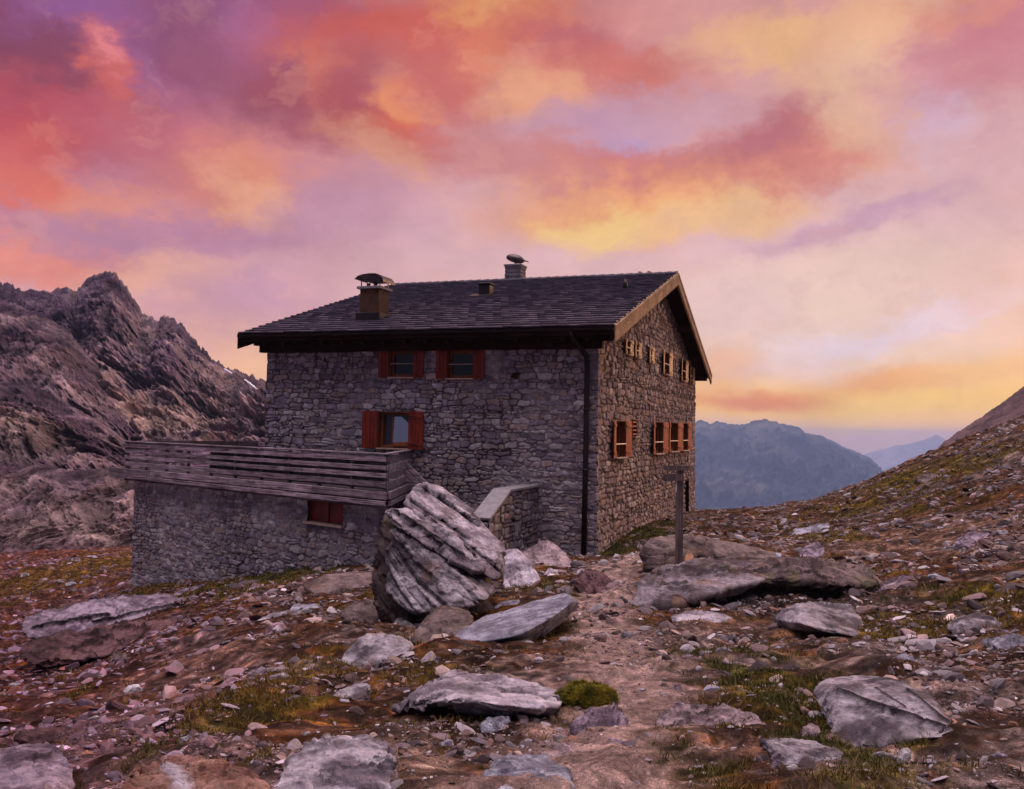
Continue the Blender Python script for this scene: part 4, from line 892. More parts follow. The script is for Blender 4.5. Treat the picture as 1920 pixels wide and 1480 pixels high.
# floor
mb = MB(); fl = [TR+TD*.05-TN*.05, TL-TN*.05, TB, HO-LX*HW, Vector(QR)]
mb.prism([tp(Vector((q.x, q.y, -1.80))) for q in fl], (0, 0, .05), .14); mb.build('floor', M['deck'], ter)  # floor tinted near black to put shade behind the railing gaps
# edge beams and fascia
def run(A, B, z0, z1, w, off, nrm, segs, seed, name=None, ext0=0.0, ext1=0.0, mb=None, base=1.0):
    own = mb is None; mb = mb or MB(); rnd = random.Random(seed); A = Vector((A.x, A.y, 0)); B = Vector((B.x, B.y, 0)); d = (B-A).normalized(); A = A-d*ext0; B = B+d*ext1; L = (B-A).length
    for i in range(segs):
        a = A+d*(L*i/segs+.004); b_ = A+d*(L*(i+1)/segs-.004); zz = (z0+z1)/2+rnd.uniform(-.008, .008)
        o_ = nrm*(off+rnd.uniform(-.006, .006))
        mb.beam(tp(a+o_+Vector((0, 0, zz))), tp(b_+o_+Vector((0, 0, zz+rnd.uniform(-.006, .006)))), w, abs(z1-z0), base*rnd.uniform(.62, 1.35), bev=.008)
    if own: return mb.build(name, M['deck'], ter)
SN = LX.copy()
run(TR, TL, -1.95, -1.74, .10, .10, TN, 5, 1, 'edge_beam', .10, 1.0); run(TR, Vector(QR), -1.95, -1.74, .10, .10, SN, 1, 2, 'edge_beam', .05)
run(TR, TL, -2.12, -1.985, .08, .13, TN, 4, 3, 'edge_beam', .10, .8); run(TR, Vector(QR), -2.12, -1.985, .08, .12, SN, 1, 4, 'edge_beam')
run(TR, TL, -2.20, -2.125, .16, -.06, TN, 1, 5, 'edge_beam', base=.35)
LV = [(-.945, -.80), (-1.165, -1.04), (-1.385, -1.255), (-1.645, -1.485)]
for k, (a_, b_) in enumerate(LV):
    run(TR, TL, a_, b_, .035, .02, TN, 4, 20+k, 'railing_board'); run(TR, Vector(QR), a_-.02, b_+.02, .035, .02, SN, 1, 40+k, 'railing_board', base=.75)
run(TR-TD*-.1, TR+TD*TLEN*.60, -1.69, -.79, .02, -.13, TN, 2, 71, 'gap_shade_panel', base=.16)  # added dark panel behind the boards, makes the railing gaps look shaded
run(TR, TL, -.74, -.70, .16, .0, TN, 3, 61, 'handrail', .05, .05, base=.9); run(TR, Vector(QR), -.74, -.70, .16, 0, SN, 1, 62, 'handrail')
run(TL, TB, -1.05, -.70, .04, .02, Vector((-1, 0, 0)), 2, 63, 'railing_board', base=.35); run(TL, TB, -1.6, -1.25, .04, .02, Vector((-1, 0, 0)), 2, 64, 'railing_board', base=.5)
nP = 11
for i in range(nP):
    q = TR+TD*(TLEN*(i+.04)/(nP-.9)); mb = MB(); mb.beam(tp(q-TN*.06+Vector((0, 0, -1.90))), tp(q-TN*.06+Vector((0, 0, -.76))), .09, .10, .4, up=Vector((1, 0, 0))); mb.build('post', M['deck'], ter)
for q in (Vector(QR)+SN*-.06,): mb = MB(); mb.beam(tp(q+Vector((0, 0, -1.9))), tp(q+Vector((0, 0, -.76))), .09, .1, .4, up=Vector((1, 0, 0))); mb.build('post', M['deck'], ter)
q = px(252, 823, (TL.y-.3)); mb = MB(); mb.tube([(0, 0, 0), (0, 0, .08), (0, 0, .20), (0, 0, .28)], [.10, .17, .13, .03], 10)
tag(mb.build('lantern', M['pipe'], None, True, loc=(q.x, q.y, -.70)), 'small dark lantern standing on the far left corner of the terrace handrail', 'lantern')

# ------------------------------------------------------------------ stairs between terrace and wing wall
st = empty('staircase', Vector((QR.x, QR.y, -3.8)), -YAW); tag(st, 'weathered timber stair with a board side going down beside the terrace', 'staircase')
S0 = Vector((.12, -.70, 2.10))     # local: x right along the wall, y into the hut, z up
mb = MB()
for k in range(9): mb.box((.25+k*.24, -.62, 1.95-k*.20), (.26, 1.0, .045), 1)
mb.build('treads', M['deck'], st)
for k, (zo, th_) in enumerate(((0, .17), (.24, .15), (.48, .15))):
    mb = MB(); mb.beam((.0, -1.2, 2.55+zo), (2.4, -1.2, .55+zo), .04, th_, 1.25-.1*k); mb.build('side_board', M['deck'], st)
mb = MB(); mb.beam((.05, -.16, 2.0), (2.4, -.16, .05), .05, .2, .9); mb.build('stringer', M['deck'], st)
for xx in (.15, 1.5, 2.7): mb = MB(); mb.box((xx*.85, -1.14, 2.0-xx*.70-.4), (.08, .08, 1.5), .7); mb.build('post', M['deck'], st)

WF = HO-LX*2.01; ww = empty('wing_wall', WF+Vector((0, 0, -.2)), -YAW); tag(ww, 'low rubble wing wall with pale sloping coping standing out from the hut front', 'wall')
zt0 = -1.73-WF.z+.2
prof = [(0, zt0), (-2.6, zt0), (-4.2, zt0-.66)]
def ptop(y): return np.interp(-y, [0, 2.6, 4.2], [zt0, zt0, zt0-.66])
s_, o_, t_, q_, c_ = masonry(4.2, 3.4, .36, .19, 44, keep=lambda s, t: (t-1.2 < ptop(-(4.2-s))), mortar_light=.2)
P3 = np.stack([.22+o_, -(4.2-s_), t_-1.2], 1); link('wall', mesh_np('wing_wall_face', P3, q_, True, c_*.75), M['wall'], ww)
P3 = np.stack([-.22-o_, -(4.2-s_), t_-1.2], 1); link('wall', mesh_np('wing_wall_back', P3, q_[:, ::-1], True, c_), M['wall'], ww)
mb = MB(); mb.box((0, -4.2, zt0-.66-1.25), (.44, .10, 2.4), 1, bev=.02); mb.build('end_stone', M['quoin'], ww)
mb = MB()
for (ya, za), (yb, zb_) in zip(prof[:-1], prof[1:]): mb.beam((0, ya-(.0 if ya == 0 else 0), za+.04), (0, yb, zb_+.04), .56, .08, 1, bev=.012)
mb.build('coping', M['coping'], ww)

# ------------------------------------------------------------------ signpost
g0 = px(1273, 1058, 16.6); gzr = float(terr([g0.x], [g0.y])[0]); sg = empty('signpost', (g0.x, g0.y, gzr-.2))
tag(sg, 'weathered wooden trail signpost with two bare arrow boards behind the long boulder', 'signpost')
def sl_(u, v): q = px(u, v, 16.6); return Vector((q.x-g0.x, 0, q.z-gzr+.2))
mb = MB(); a, b_ = Vector((0, 0, 0)), sl_(1275, 874); mb.beam((a.x, 0, 0), (b_.x, 0, b_.z), .125, .125, 1, up=Vector((0, 1, 0)), bev=.012); mb.build('post', M['post'], sg)
def board(pts, y, name='arrow_board'):
    mb = MB(); P = [sl_(u, v) for u, v in pts]; mb.prism([Vector((q.x, y, q.z)) for q in P], (0, .035, 0), 1.0); return mb.build(name, M['post'], sg)
board([(1241, 876.5), (1246, 873), (1291, 873), (1291, 882), (1246, 882)], -.11); board([(1237, 897), (1245, 888.5), (1277, 888.5), (1277, 901), (1243, 902)], -.11)
mb = MB(); a, b_ = sl_(1266.2, 905), sl_(1265.8, 922); mb.box(((a.x+b_.x)/2+.006, -.068, (a.z+b_.z)/2), (.02, .012, b_.z-a.z), 1); mb.build('paint_mark', M['white'], sg)
# ------------------------------------------------------------------ boulders
def ico(n):
    bm = bmesh.new(); bmesh.ops.create_icosphere(bm, subdivisions=n, radius=1); bm.verts.ensure_lookup_table()
    V = np.array([v.co[:] for v in bm.verts]); Fc = np.array([[v.index for v in f.verts] for f in bm.faces]); bm.free()
    return V/np.linalg.norm(V, axis=1)[:, None], Fc
ICO = {n: ico(n) for n in (1, 2, 4, 6, 7)}
def hull_shape(P, D, k=20, cuts=0):
    """rounded convex body through points P, sampled along directions D: world verts"""
    P = np.asarray(P, float); c = P.mean(0); X = P-c; U_, S_, Vt = np.linalg.svd(X, full_matrices=False)
    sc = np.maximum(S_/math.sqrt(len(P)), S_[0]/math.sqrt(len(P))*.12); A = Vt.T*sc; q = X @ np.linalg.inv(A).T
    bm = bmesh.new()
    for p in q: bm.verts.new(p)
    bmesh.ops.convex_hull(bm, input=bm.verts); bm.normal_update()
    cc = np.mean([v.co[:] for v in bm.verts], axis=0); pl = []
    for f in bm.faces:
        n = np.array(f.normal[:]); d = n @ (np.array(f.verts[0].co[:])-cc)
        if d < 0: n, d = -n, -d
        if d > 1e-4 and np.linalg.norm(n) > .5: pl.append(n/d)
    bm.free(); pl = np.array(pl)
    # drop planes that repeat (triangulated flats)
    keep = []
    for p in pl:
        if not any(np.linalg.norm(p-o) < .03*np.linalg.norm(o) for o in keep): keep.append(p)
    pl = np.array(keep)
    if cuts:                                              # extra broken facets
        r_ = np.random.default_rng(int(abs(X).sum()*1000) % 100000); ex = []; qq = q-cc
        for _ in range(cuts):
            n = r_.normal(size=3); n /= np.linalg.norm(n); ex.append(n/(max(qq @ n)*r_.uniform(.84, .96)))
        pl = np.r_[pl, ex]
    m = np.clip(D @ pl.T, 0, None); r = (m**k).sum(1)**(-1/k)
    return (cc+D*r[:, None]) @ A.T+c
def vnorm(V, Fc):
    fn = np.cross(V[Fc[:, 1]]-V[Fc[:, 0]], V[Fc[:, 2]]-V[Fc[:, 0]]); n = np.zeros_like(V)
    for i in range(3): np.add.at(n, Fc[:, i], fn)
    return n/np.maximum(np.linalg.norm(n, axis=1), 1e-12)[:, None]
def facet(P, s, e=.9):
    """chips: the nearest cell's own tilted plane, with steps where cells meet"""
    Q = np.floor(P).astype(np.int64); best = np.full(len(P), 9e9); out = np.zeros(len(P)); old = np.seterr(over='ignore')
    for dx in (-1, 0, 1):
        for dy in (-1, 0, 1):
            for dz in (-1, 0, 1):
                a, b, c = Q[:, 0]+dx, Q[:, 1]+dy, Q[:, 2]+dz
                C = np.stack([a+_h(a, b, c, s), b+_h(a, b, c, s+1), c+_h(a, b, c, s+2)], 1); D = P-C; d = (D*D).sum(1)
                v = (D[:, 0]*(_h(a, b, c, s+3)-.5)+D[:, 1]*(_h(a, b, c, s+4)-.5)+D[:, 2]*(_h(a, b, c, s+5)-.5))*2+(_h(a, b, c, s+6)-.5)*.5
                m = d < best; best = np.where(m, d, best); out = np.where(m, v, out)
    np.seterr(**old); return out
TONE = {'grey': ((.38, .34, .37), (.080, .064, .074)), 'pale': ((.52, .465, .51), (.17, .14, .165)), 'blue': ((.40, .395, .46), (.16, .15, .19)), 'brown': ((.20, .145, .135), (.065, .040, .038)),
        'dark': ((.19, .135, .13), (.050, .030, .030)), 'rust': ((.34, .19, .15), (.17, .075, .055)), 'red': ((.15, .075, .078), (.045, .018, .020)), 'pink': ((.42, .32, .33), (.15, .10, .11)), 'white': ((.66, .62, .62), (.45, .41, .43)), 'umber': ((.27, .225, .24), (.070, .048, .052)), 'orange': ((.55, .29, .15), (.38, .17, .09)), 'plum': ((.36, .28, .34), (.11, .075, .10))}
def rock_detail(V, Fc, seed, nf, T, amp, tone, lichen=.25, crack=1.0, rough=1.0):
    n = vnorm(V, Fc); nf = np.array(nf, float); nf /= np.linalg.norm(nf)
    R = np.ptp(V, axis=0).max()/2; q = V/R
    wv_ = .26*fbm(q*1.6+seed, 4, seed)
    s = V @ nf/T+wv_; L = np.floor(s); fr = s-L
    s2 = V @ nf/(T*.37)+wv_*1.8+seed; L2 = np.floor(s2); fr2 = s2-L2
    msk = sstep(-.25, .35, fbm(q*2.2+3, 3, seed+4)); msk2 = sstep(-.1, .4, fbm(q*3.4+8, 3, seed+6))
    cre = np.exp(-(np.minimum(fr, 1-fr)/.075)**2)*msk; cre2 = np.exp(-(np.minimum(fr2, 1-fr2)/.11)**2)*msk2
    par = np.sqrt(np.clip(1-(n @ nf)**2, 0, 1))          # layers show on the broken ends, not on the bedding face
    par = .25+.75*par
    d = (hash1(L+40, seed)-.5)*1.5*par+(hash1(L2+90, seed)-.5)*.55*par-1.0*cre*crack*par-.5*cre2*crack*par
    B3 = np.stack([q @ np.cross(nf, [0, 1, 0]), q @ np.cross(nf, np.cross(nf, [0, 1, 0])), (q @ nf)*2.4], 1)
    B3 = B3+.10*np.stack([fbm(q*4, 3, seed+51), fbm(q*4, 3, seed+52), fbm(q*4, 3, seed+53)], 1)
    d += rough*(.45*fbm(q*2.3, 4, seed+9, .55)+.45*fbm(V*8, 5, seed+12, .62)+1.15*facet(B3*1.9, seed)+.55*facet(B3*4.6+3, seed+8))
    lin = np.stack([q @ np.cross(nf, [0, .3, 1]), q @ nf*9, q[:, 1]*.0+seed], 1)
    d += .12*fbm(lin*3, 4, seed+14)
    ax = np.cross(nf, [0, 1, 0]); ax /= np.linalg.norm(ax); bx_ = np.cross(nf, ax)
    fl = fbm(np.stack([q @ ax*1.1, q @ bx_*4.2, q @ nf*4.2], 1)+seed*.37, 4, seed+40, .5)
    gv = np.exp(-(fl/.028)**2)*sstep(-.1, .25, fbm(q*1.7+2, 3, seed+44)); d = d-.9*gv*crack
    V2 = V+n*(amp*d)[:, None]
    a, b = np.array(TONE[tone][0]), np.array(TONE[tone][1])
    t = sstep(-.32, .38, fbm(q*1.9+5, 5, seed+20, .62)+.45*fbm(V*9, 4, seed+22, .6)+.14*fbm(lin*4, 3, seed+25))
    c = lerp3(np.tile(b, (len(V), 1)), a, t)
    c = lerp3(c, b*.30, np.clip(cre*.85*crack*par+cre2*.5*crack*par, 0, .92))
    c = lerp3(c, b*.22, np.clip(gv*.85*crack, 0, .9))
    li = sstep(.18, .42, fbm(q*3.1+9, 5, seed+30, .6))*lichen
    c = lerp3(c, np.array([.20, .105, .05]), li*.8)
    li2 = sstep(.25, .45, fbm(V*3.7+2, 4, seed+33, .6))*lichen
    c = lerp3(c, np.array([.10, .085, .045]), li2)
    c *= (1+.45*fbm(V*24, 3, seed+35, .65))[:, None]
    return V2, np.clip(c, .008, .85)
RN = [0]
BPX = []
def boulder(name, label, cat, P, tone='grey', nf=(.3, -.2, 1), T=.25, amp=.03, det=6, k=20, lichen=.25, crack=1.0, rough=1.0, group=None, seed=None, cracks=()):
    RN[0] += 1; sd = seed or RN[0]*13+5
    D, Fc = ICO[det]; V = hull_shape([tuple(p) for p in P], D, k*1.5, 9)
    V, C = rock_detail(V, Fc, sd, nf, T, amp, tone, lichen, crack, rough)
    for (a_, b_, w_, *vc) in cracks:                           # one long open joint through the rock
        r0, r1 = ray(*a_), ray(*b_); pn = np.array(r0.cross(r1).normalized()); dd_ = V @ pn+(.045 if vc else .012)*fbm(V*(7 if vc else 2.2), 4, sd+61)+.004*fbm(V*14, 2, sd+62)
        ax_ = np.array((r1-r0).normalized()); tt_ = ((V/V[:, 1:2]) @ ax_-np.array(r0) @ ax_)/((r1-r0).length)
        e_ = sstep(-.04, .04, tt_)*sstep(1.04, .96, tt_)*np.exp(-(dd_/w_)**2); fr_ = (V[:, 1] < V[:, 1].mean()+.35*np.ptp(V[:, 1]))
        V = V-vnorm(V, Fc)*(e_*fr_*w_*(-.3 if vc else 3.2))[:, None]; C = lerp3(C, np.array(vc[0] if vc else [.012, .008, .009]), np.clip(e_*fr_*1.1, 0, 1))
    o_ = np.array([V[:, 0].mean(), V[:, 1].mean(), V[:, 2].min()])
    o = link(name, mesh_np(name, V-o_, Fc, True, C), M['rock'], loc=tuple(o_)); return tag(o, label, cat, group)
def PX(d0, L): return [px(u, v, d0+dd) for u, v, dd in L]
def auto(outline, span=None, d0=None, sink=.12, fwd=0.0, top=1.0, under=0.0):
    """hull points from an outline: the face leans back with height, the body goes on behind and below the ground"""
    us = [p[0] for p in outline]; vs = [p[1] for p in outline]; ub = outline[vs.index(max(vs))][0]; vb, vt = max(vs), min(vs)
    d0 = d0 or ghit(min(max(ub, 5), 1915), min(vb-2, 1478)); wd = (max(us)-min(us))*d0/F; span = span or wd*.6; d0 += fwd; uc = sum(us)/len(us); P = []
    for u, v in outline:
        h = (vb-v)/(vb-vt+1e-6); P.append(px(u, v, d0+span*h*top+under*(1-h)))
        q = px(uc+(u-uc)*.92, v, d0+span*h); P.append(Vector((q.x, q.y+span*.55, q.z-wd*.05-sink*.5)))
    for f in (-.7, 0, .7):
        q = px(uc+(max(us)-min(us))/2*f, vb, d0+under); P.append(Vector((q.x, q.y+.1*span, q.z-sink)))
    return P
# the big layered outcrop beside the hut: a rusty body, beds of rock breaking out of it, long pale slabs on top
d = ghit(735, 1172)
NB = (.52, -.30, .80)
body = boulder('boulder', 'huge layered boulder with a rusty left face leaning beside the terrace corner', 'boulder',
  PX(d, [(713,966,.3),(724,952,.7),(800,960,1.3),(870,1010,1.1),(925,1075,.5),(910,1108,-.1),(868,1120,-.3),(800,1130,-.5),(738,1180,-.7),(704,1150,-.4),(698,1085,-.1),(708,1010,.1),(760,1010,3.2),(900,1060,3.0),(730,1120,2.6),(760,1190,.6),(880,1150,.6)]),
  'brown', NB, .30, .07, 7, 22, .8, 1.2)
def layer(L, tone, T=.2, amp=.04, label=None):
    o = boulder('rock_layer', None, None, PX(d, L), tone, NB, T, amp, 7, 20, .15, 1.2, cracks=(((735, 958), (870, 1048), .022), ((790, 962), (895, 1050), .018))); m = o.location.copy(); o.parent = body; o.location = m-body.location
    if label: o['label'] = label
layer([(714,960,-.15),(728,948,.1),(780,949,.5),(850,985,.5),(905,1035,.3),(912,1062,-.1),(893,1076,-.45),(845,1054,-.55),(790,1018,-.5),(735,980,-.35),(800,1000,1.6),(890,1060,1.2)], 'pale', .26, .04, 'long pale top layer')
o = boulder('rock_layer', 'grey ribbed beds on the right', None, PX(d, [(735,985,-.2),(780,1010,-.35),(845,1050,-.45),(895,1080,-.35),(930,1108,-.40),(915,1126,-.75),(850,1142,-1.0),(775,1150,-1.0),(738,1128,-.75),(722,1085,-.5),(722,1030,-.25),(800,1060,1.4),(900,1090,1.2),(800,1165,.2)]), 'grey', NB, .23, .058, 7, 26, .35, 1.0, .9)
m = o.location.copy(); o.parent = body; o.location = m-body.location
boulder('boulder', 'uppermost rounded pale slab leaning over the layered boulder', 'boulder',
  PX(d+.25, [(757,938,.4),(763,920,.65),(785,909,1.0),(822,913,1.2),(870,945,1.1),(915,990,.85),(938,1012,.5),(946,1050,.1),(941,1088,-.3),(922,1092,-.5),(885,1066,-.55),(862,1020,-.35),(800,975,-.1),(765,957,.1),(860,960,2.4),(940,1040,1.8),(820,930,2.2)]),
  'pale', NB, .38, .045, 7, 20, .10, 1.0, cracks=(((795, 914), (900, 985), .022), ((765, 935), (880, 1010), .018), ((860, 1005), (942, 1075), .014)))
boulder('rock', 'triangular pinkish rock standing right behind the slabs', 'rock', auto([(944,1102),(943,1036),(955,1030),(972,1031),(1000,1060),(1018,1092),(985,1104)], 1.4), 'pale', (.6, -.2, .7), .3, .03, 6, 16, .1)
d2 = ghit(1060, 1072)
boulder('rock', 'humped pale rock with a dark cap near the hut corner', 'rock', auto([(975,1045),(990,1030),(1012,1020),(1040,1022),(1062,1040),(1083,1072),(1050,1072),(1000,1066)], 1.5), 'pink', (.5, -.2, .8), .3, .04, 6, 16, .3)
boulder('rock', 'small pale rock tucked under the humped rock', 'rock', auto([(1018,1078),(1030,1066),(1046,1070),(1052,1084),(1035,1088)], .5), 'pale', det=4)
boulder('rock', 'dark red brown wedge of rock beside the path', 'rock', auto([(1079,1100),(1092,1073),(1112,1065),(1130,1071),(1150,1092),(1164,1113),(1130,1116),(1090,1114)], 1.0, top=.5), 'red', (.7, -.2, .6), .22, .03, 6, 22, .2)
# tilted slab in the middle foreground
dg = ghit(880, 1226)
boulder('slab', 'broad tilted grey slab with a dark broken edge in the middle foreground', 'rock slab',
  PX(dg, [(838,1196,.35),(925,1205,.0),(985,1184,.1),(1040,1155,.5),(1080,1124,1.0),(885,1166,1.3),(960,1140,1.9),(1060,1111,2.4),(1084,1128,1.1),(1086,1140,1.2),(1050,1172,.8),(985,1214,.35),(870,1222,.6),(900,1205,1.6)]),
  'blue', (-.10, -.42, .90), .11, .020, 7, 34, .08, 1.2, .7)
boulder('rock', 'rounded brown rock wedged under the upper end of the tilted slab', 'rock', auto([(762,1202),(785,1165),(812,1142),(850,1137),(880,1148),(890,1165),(845,1205),(800,1212)], .9), 'brown', (.2, -.3, .9), .25, .03, 6, 12, .5, .6)
boulder('rock', 'low dark rock peeping out behind the brown one', 'rock', auto([(872,1142),(884,1124),(900,1120),(920,1132),(935,1143),(905,1150)], .6), 'brown', det=4, amp=.02)
boulder('rock', 'small bluish flat stone behind the tilted slab', 'rock', auto([(925,1138),(940,1128),(975,1124),(965,1134),(940,1146)], .4), 'blue', det=4, amp=.01)
boulder('rock', 'smooth humped grey rock below the tilted slab', 'rock', auto([(930,1224),(938,1208),(955,1195),(978,1189),(1000,1200),(1017,1222),(985,1230)], .5), 'grey', (.3, -.2, .9), .2, .012, 6, 14, .2, .4)
boulder('rock', 'small round grey rock leaning on the humped one below the tilted slab', 'rock', auto([(902,1246),(910,1228),(930,1217),(948,1222),(956,1240),(930,1250)], .3), 'grey', det=6, amp=.012, lichen=.2, crack=.3, T=.2)
# the long boulder with the signpost
d = ghit(1300, 1146)
boulder('boulder', 'long low lichen covered boulder in front of the signpost', 'boulder',
  PX(d, [(1172,1130,.2),(1185,1098,.5),(1225,1072,1.0),(1262,1058,1.5),(1330,1044,2.0),(1420,1045,2.2),(1475,1060,1.8),(1450,1082,.6),(1390,1100,.2),(1330,1108,-.1),(1300,1128,-.2),(1245,1146,-.2),(1190,1144,0),(1300,1150,.9),(1420,1120,1.6),(1400,1070,3.4)]),
  'umber', (-.12, -.25, .96), .30, .065, 7, 24, .8, 1.0, 1.2)
boulder('boulder', 'dark overhanging right half of the long boulder with a deep hollow beneath', 'boulder',
  PX(d, [(1405,1046,2.2),(1500,1050,2.0),(1590,1058,1.9),(1640,1074,1.6),(1660,1094,1.3),(1640,1108,1.1),(1560,1098,.5),(1480,1080,.4),(1420,1084,.5),(1370,1098,.6),(1640,1130,1.2),(1560,1132,1.0),(1450,1128,.9),(1380,1118,.8),(1500,1075,3.8),(1620,1095,3.4)]),
  'dark', (-.05, -.2, .97), .30, .06, 7, 22, .8, 1.1, 1.2)
boulder('boulder', 'dark upright block behind the long boulder at the foot of the signpost', 'boulder',
  PX(ghit(1225, 1082), [(1204,1078,0),(1203,1022,.2),(1215,1012,.5),(1262,1004,.9),(1330,1010,1.2),(1400,1024,1.5),(1460,1036,1.7),(1455,1058,1.2),(1300,1080,.3),(1215,1092,0),(1250,1020,2.2),(1400,1040,2.6)]),
  'brown', (.1, -.2, .97), .45, .05, 6, 24, .6, .9)
boulder('stone', 'small orange stone beside the signpost on the long boulder', 'stone', auto([(1283,1052),(1286,1040),(1296,1037),(1302,1045),(1298,1054)], .2, d0=14.6, sink=.12), 'orange', det=4, amp=.006)
boulder('rock', 'leaning pale grey block with a dark undercut in front of the overhang', 'rock',
  PX(ghit(1560, 1203), [(1452,1160,.6),(1470,1142,.8),(1500,1134,.9),(1536,1126,1.2),(1585,1138,1.1),(1616,1160,.7),(1617,1190,.2),(1600,1196,.1),(1540,1182,-.05),(1500,1168,.0),(1470,1185,.5),(1520,1196,.5),(1608,1204,.5),(1560,1150,1.9)]),
  'grey', (.25, -.35, .9), .16, .028, 6, 26, .15, .7)
boulder('slab', 'long lens shaped pale slab on the ground below the long boulder', 'rock slab', auto([(1262,1156),(1285,1148),(1320,1146),(1365,1152),(1398,1168),(1400,1176),(1370,1186),(1320,1178),(1280,1166)], .8), 'pale', (0, -.2, 1), .08, .014, 6, 20, .1, .9)
# lower right
boulder('slab', 'big flat grey slab split by a long crack at the lower right', 'rock slab',
  auto([(1555,1296),(1590,1280),(1640,1277),(1700,1278),(1738,1298),(1768,1325),(1792,1350),(1793,1378),(1770,1390),(1735,1388),(1690,1362),(1640,1352),(1592,1342),(1566,1322)], .75, top=1.2, sink=.10), 'grey', (.25, -.62, .74), .45, .016, 7, 24, .12, .8, .8, cracks=(((1566, 1298), (1790, 1376), .010), ((1700, 1292), (1780, 1356), .005), ((1640, 1290), (1700, 1330), .004)))
boulder('rock', 'ribbed pale rock half buried right of the path, lower centre', 'rock', auto([(1236,1352),(1262,1334),(1300,1328),(1350,1330),(1410,1342),(1443,1360),(1440,1376),(1390,1384),(1320,1384),(1268,1376)], .45, sink=.12), 'pink', (.35, -.5, .8), .10, .022, 7, 14, .25, 1.1)
boulder('rock', 'narrow flat grey stone below the ribbed rock', 'rock', auto([(1442,1392),(1470,1387),(1530,1390),(1575,1402),(1592,1418),(1565,1428),(1500,1416),(1450,1408)], .3, sink=.08), 'grey', (0, -.3, 1), .07, .012, 6, 18, .2, .9)
boulder('stone', 'small pinkish stone standing above the narrow flat one', 'stone', auto([(1507,1378),(1510,1362),(1520,1355),(1534,1362),(1541,1380),(1525,1386)], .15), 'pink', det=4, amp=.008)
boulder('rock', 'oval grey rock on the grass near the right edge', 'rock', auto([(1797,1172),(1812,1157),(1845,1150),(1872,1160),(1882,1176),(1860,1190),(1820,1188)], .5), 'grey', (.2, -.2, .9), .2, .015, 6, 14, .1, .4)
boulder('rock', 'blue grey broken rock cut by the right edge, below the oval one', 'rock', auto([(1866,1204),(1885,1194),(1925,1194),(1950,1215),(1925,1232),(1890,1222)], .4), 'blue', (.3, -.3, .9), .08, .02, 6, 16, .1, 1.1)
boulder('rock', 'mauve rock cut by the right edge above the bottom corner', 'rock', auto([(1884,1392),(1895,1362),(1920,1352),(1960,1360),(1970,1400),(1910,1400)], .4), 'plum', det=6, amp=.02, lichen=.1, crack=.5)
boulder('slab', 'low long mauve slab in the grass right of the cracked slab', 'rock slab', auto([(1790,1292),(1830,1284),(1890,1280),(1940,1288),(1930,1300),(1860,1300)], .4, sink=.1), 'plum', (0, -.3, 1), .08, .012, 6, 16, .3)
boulder('rock', 'flat tan rock in the turf above the cracked slab', 'rock', auto([(1680,1252),(1710,1238),(1760,1238),(1786,1254),(1760,1264),(1710,1262)], .4, sink=.1), 'brown', det=6, amp=.018, lichen=.4)
# centre foreground
dp = ghit(900, 1362)
boulder('boulder', 'long pale whale backed rock overhanging a dark hollow in the centre foreground', 'boulder',
  PX(dp, [(722,1336,.25),(760,1318,.35),(792,1296,.4),(808,1266,.75),(840,1255,.95),(890,1258,1.0),(960,1274,.9),(1030,1284,.8),(1056,1300,.5),(1056,1322,.1),(1010,1330,-.05),(940,1322,-.12),(880,1312,-.12),(820,1314,-.02),(780,1334,.2),(1000,1344,.45),(860,1338,.5),(900,1290,1.5),(1030,1310,1.2)]),
  'pale', (.30, -.30, .9), .13, .030, 7, 20, .15, 1.0)
boulder('rock', 'small upright lilac stone below the whale backed rock', 'stone', auto([(900,1378),(903,1356),(915,1344),(955,1342),(945,1360),(925,1382)], .12), 'blue', (.5, -.2, .8), .08, .008, 6, 20, .1, .6)
boulder('rock', 'rough lilac rock with white ribs beside the path, lower centre', 'rock', auto([(1068,1366),(1088,1340),(1110,1327),(1160,1326),(1180,1342),(1178,1360),(1130,1372),(1090,1380)], .3), 'plum', (.6, -.3, .7), .06, .022, 6, 14, .1, 1.3)
boulder('slab', 'smooth dark blue slab at the bottom edge, left of the path', 'rock slab', auto([(890,1485),(905,1452),(930,1428),(975,1416),(1030,1425),(1070,1450),(1090,1478),(1060,1500),(950,1505)], .42, d0=3.6, top=1.3), 'blue', (-.1, -.5, .85), .09, .014, 7, 16, .12, .8)
boulder('rock', 'flat pale rock showing through the gravel beside the path bottom', 'rock', auto([(1010,1408),(1040,1396),(1090,1398),(1104,1412),(1070,1424),(1030,1422)], .25, sink=.08), 'pink', det=6, amp=.012, lichen=.3)
boulder('boulder', 'broad weathered rock shelf at the bottom edge, left of centre', 'boulder', auto([(490,1490),(540,1430),(575,1400),(620,1386),(690,1388),(735,1402),(745,1425),(720,1450),(730,1490),(600,1510)], .5, d0=3.66, top=1.15), 'pale', (.25, -.5, .85), .12, .024, 7, 14, .3, .9)
boulder('rock', 'lumpy pinkish rock left of the weathered shelf', 'rock', auto([(468,1452),(480,1425),(505,1411),(535,1413),(553,1432),(548,1452),(510,1466)], .25), 'pink', det=6, amp=.022, lichen=.2, T=.1)
boulder('boulder', 'rusty boulder with a white quartz vein at the bottom edge', 'boulder', auto([(228,1492),(240,1445),(262,1426),(300,1428),(350,1424),(400,1430),(450,1458),(490,1495),(360,1510)], .45, d0=3.38, top=1.4), 'rust', (.5, -.3, .7), .16, .026, 7, 18, .5, .8, cracks=(((318, 1424), (352, 1484), .032, (.46, .42, .47)),))
boulder('boulder', 'smooth reddish mauve boulder in the bottom left corner', 'boulder', auto([(-60,1500),(-50,1410),(0,1400),(50,1402),(78,1428),(96,1470),(90,1500),(20,1515)], .5, d0=3.75, top=1.2), 'plum', (.3, -.2, .9), .3, .020, 7, 14, .5, .3)
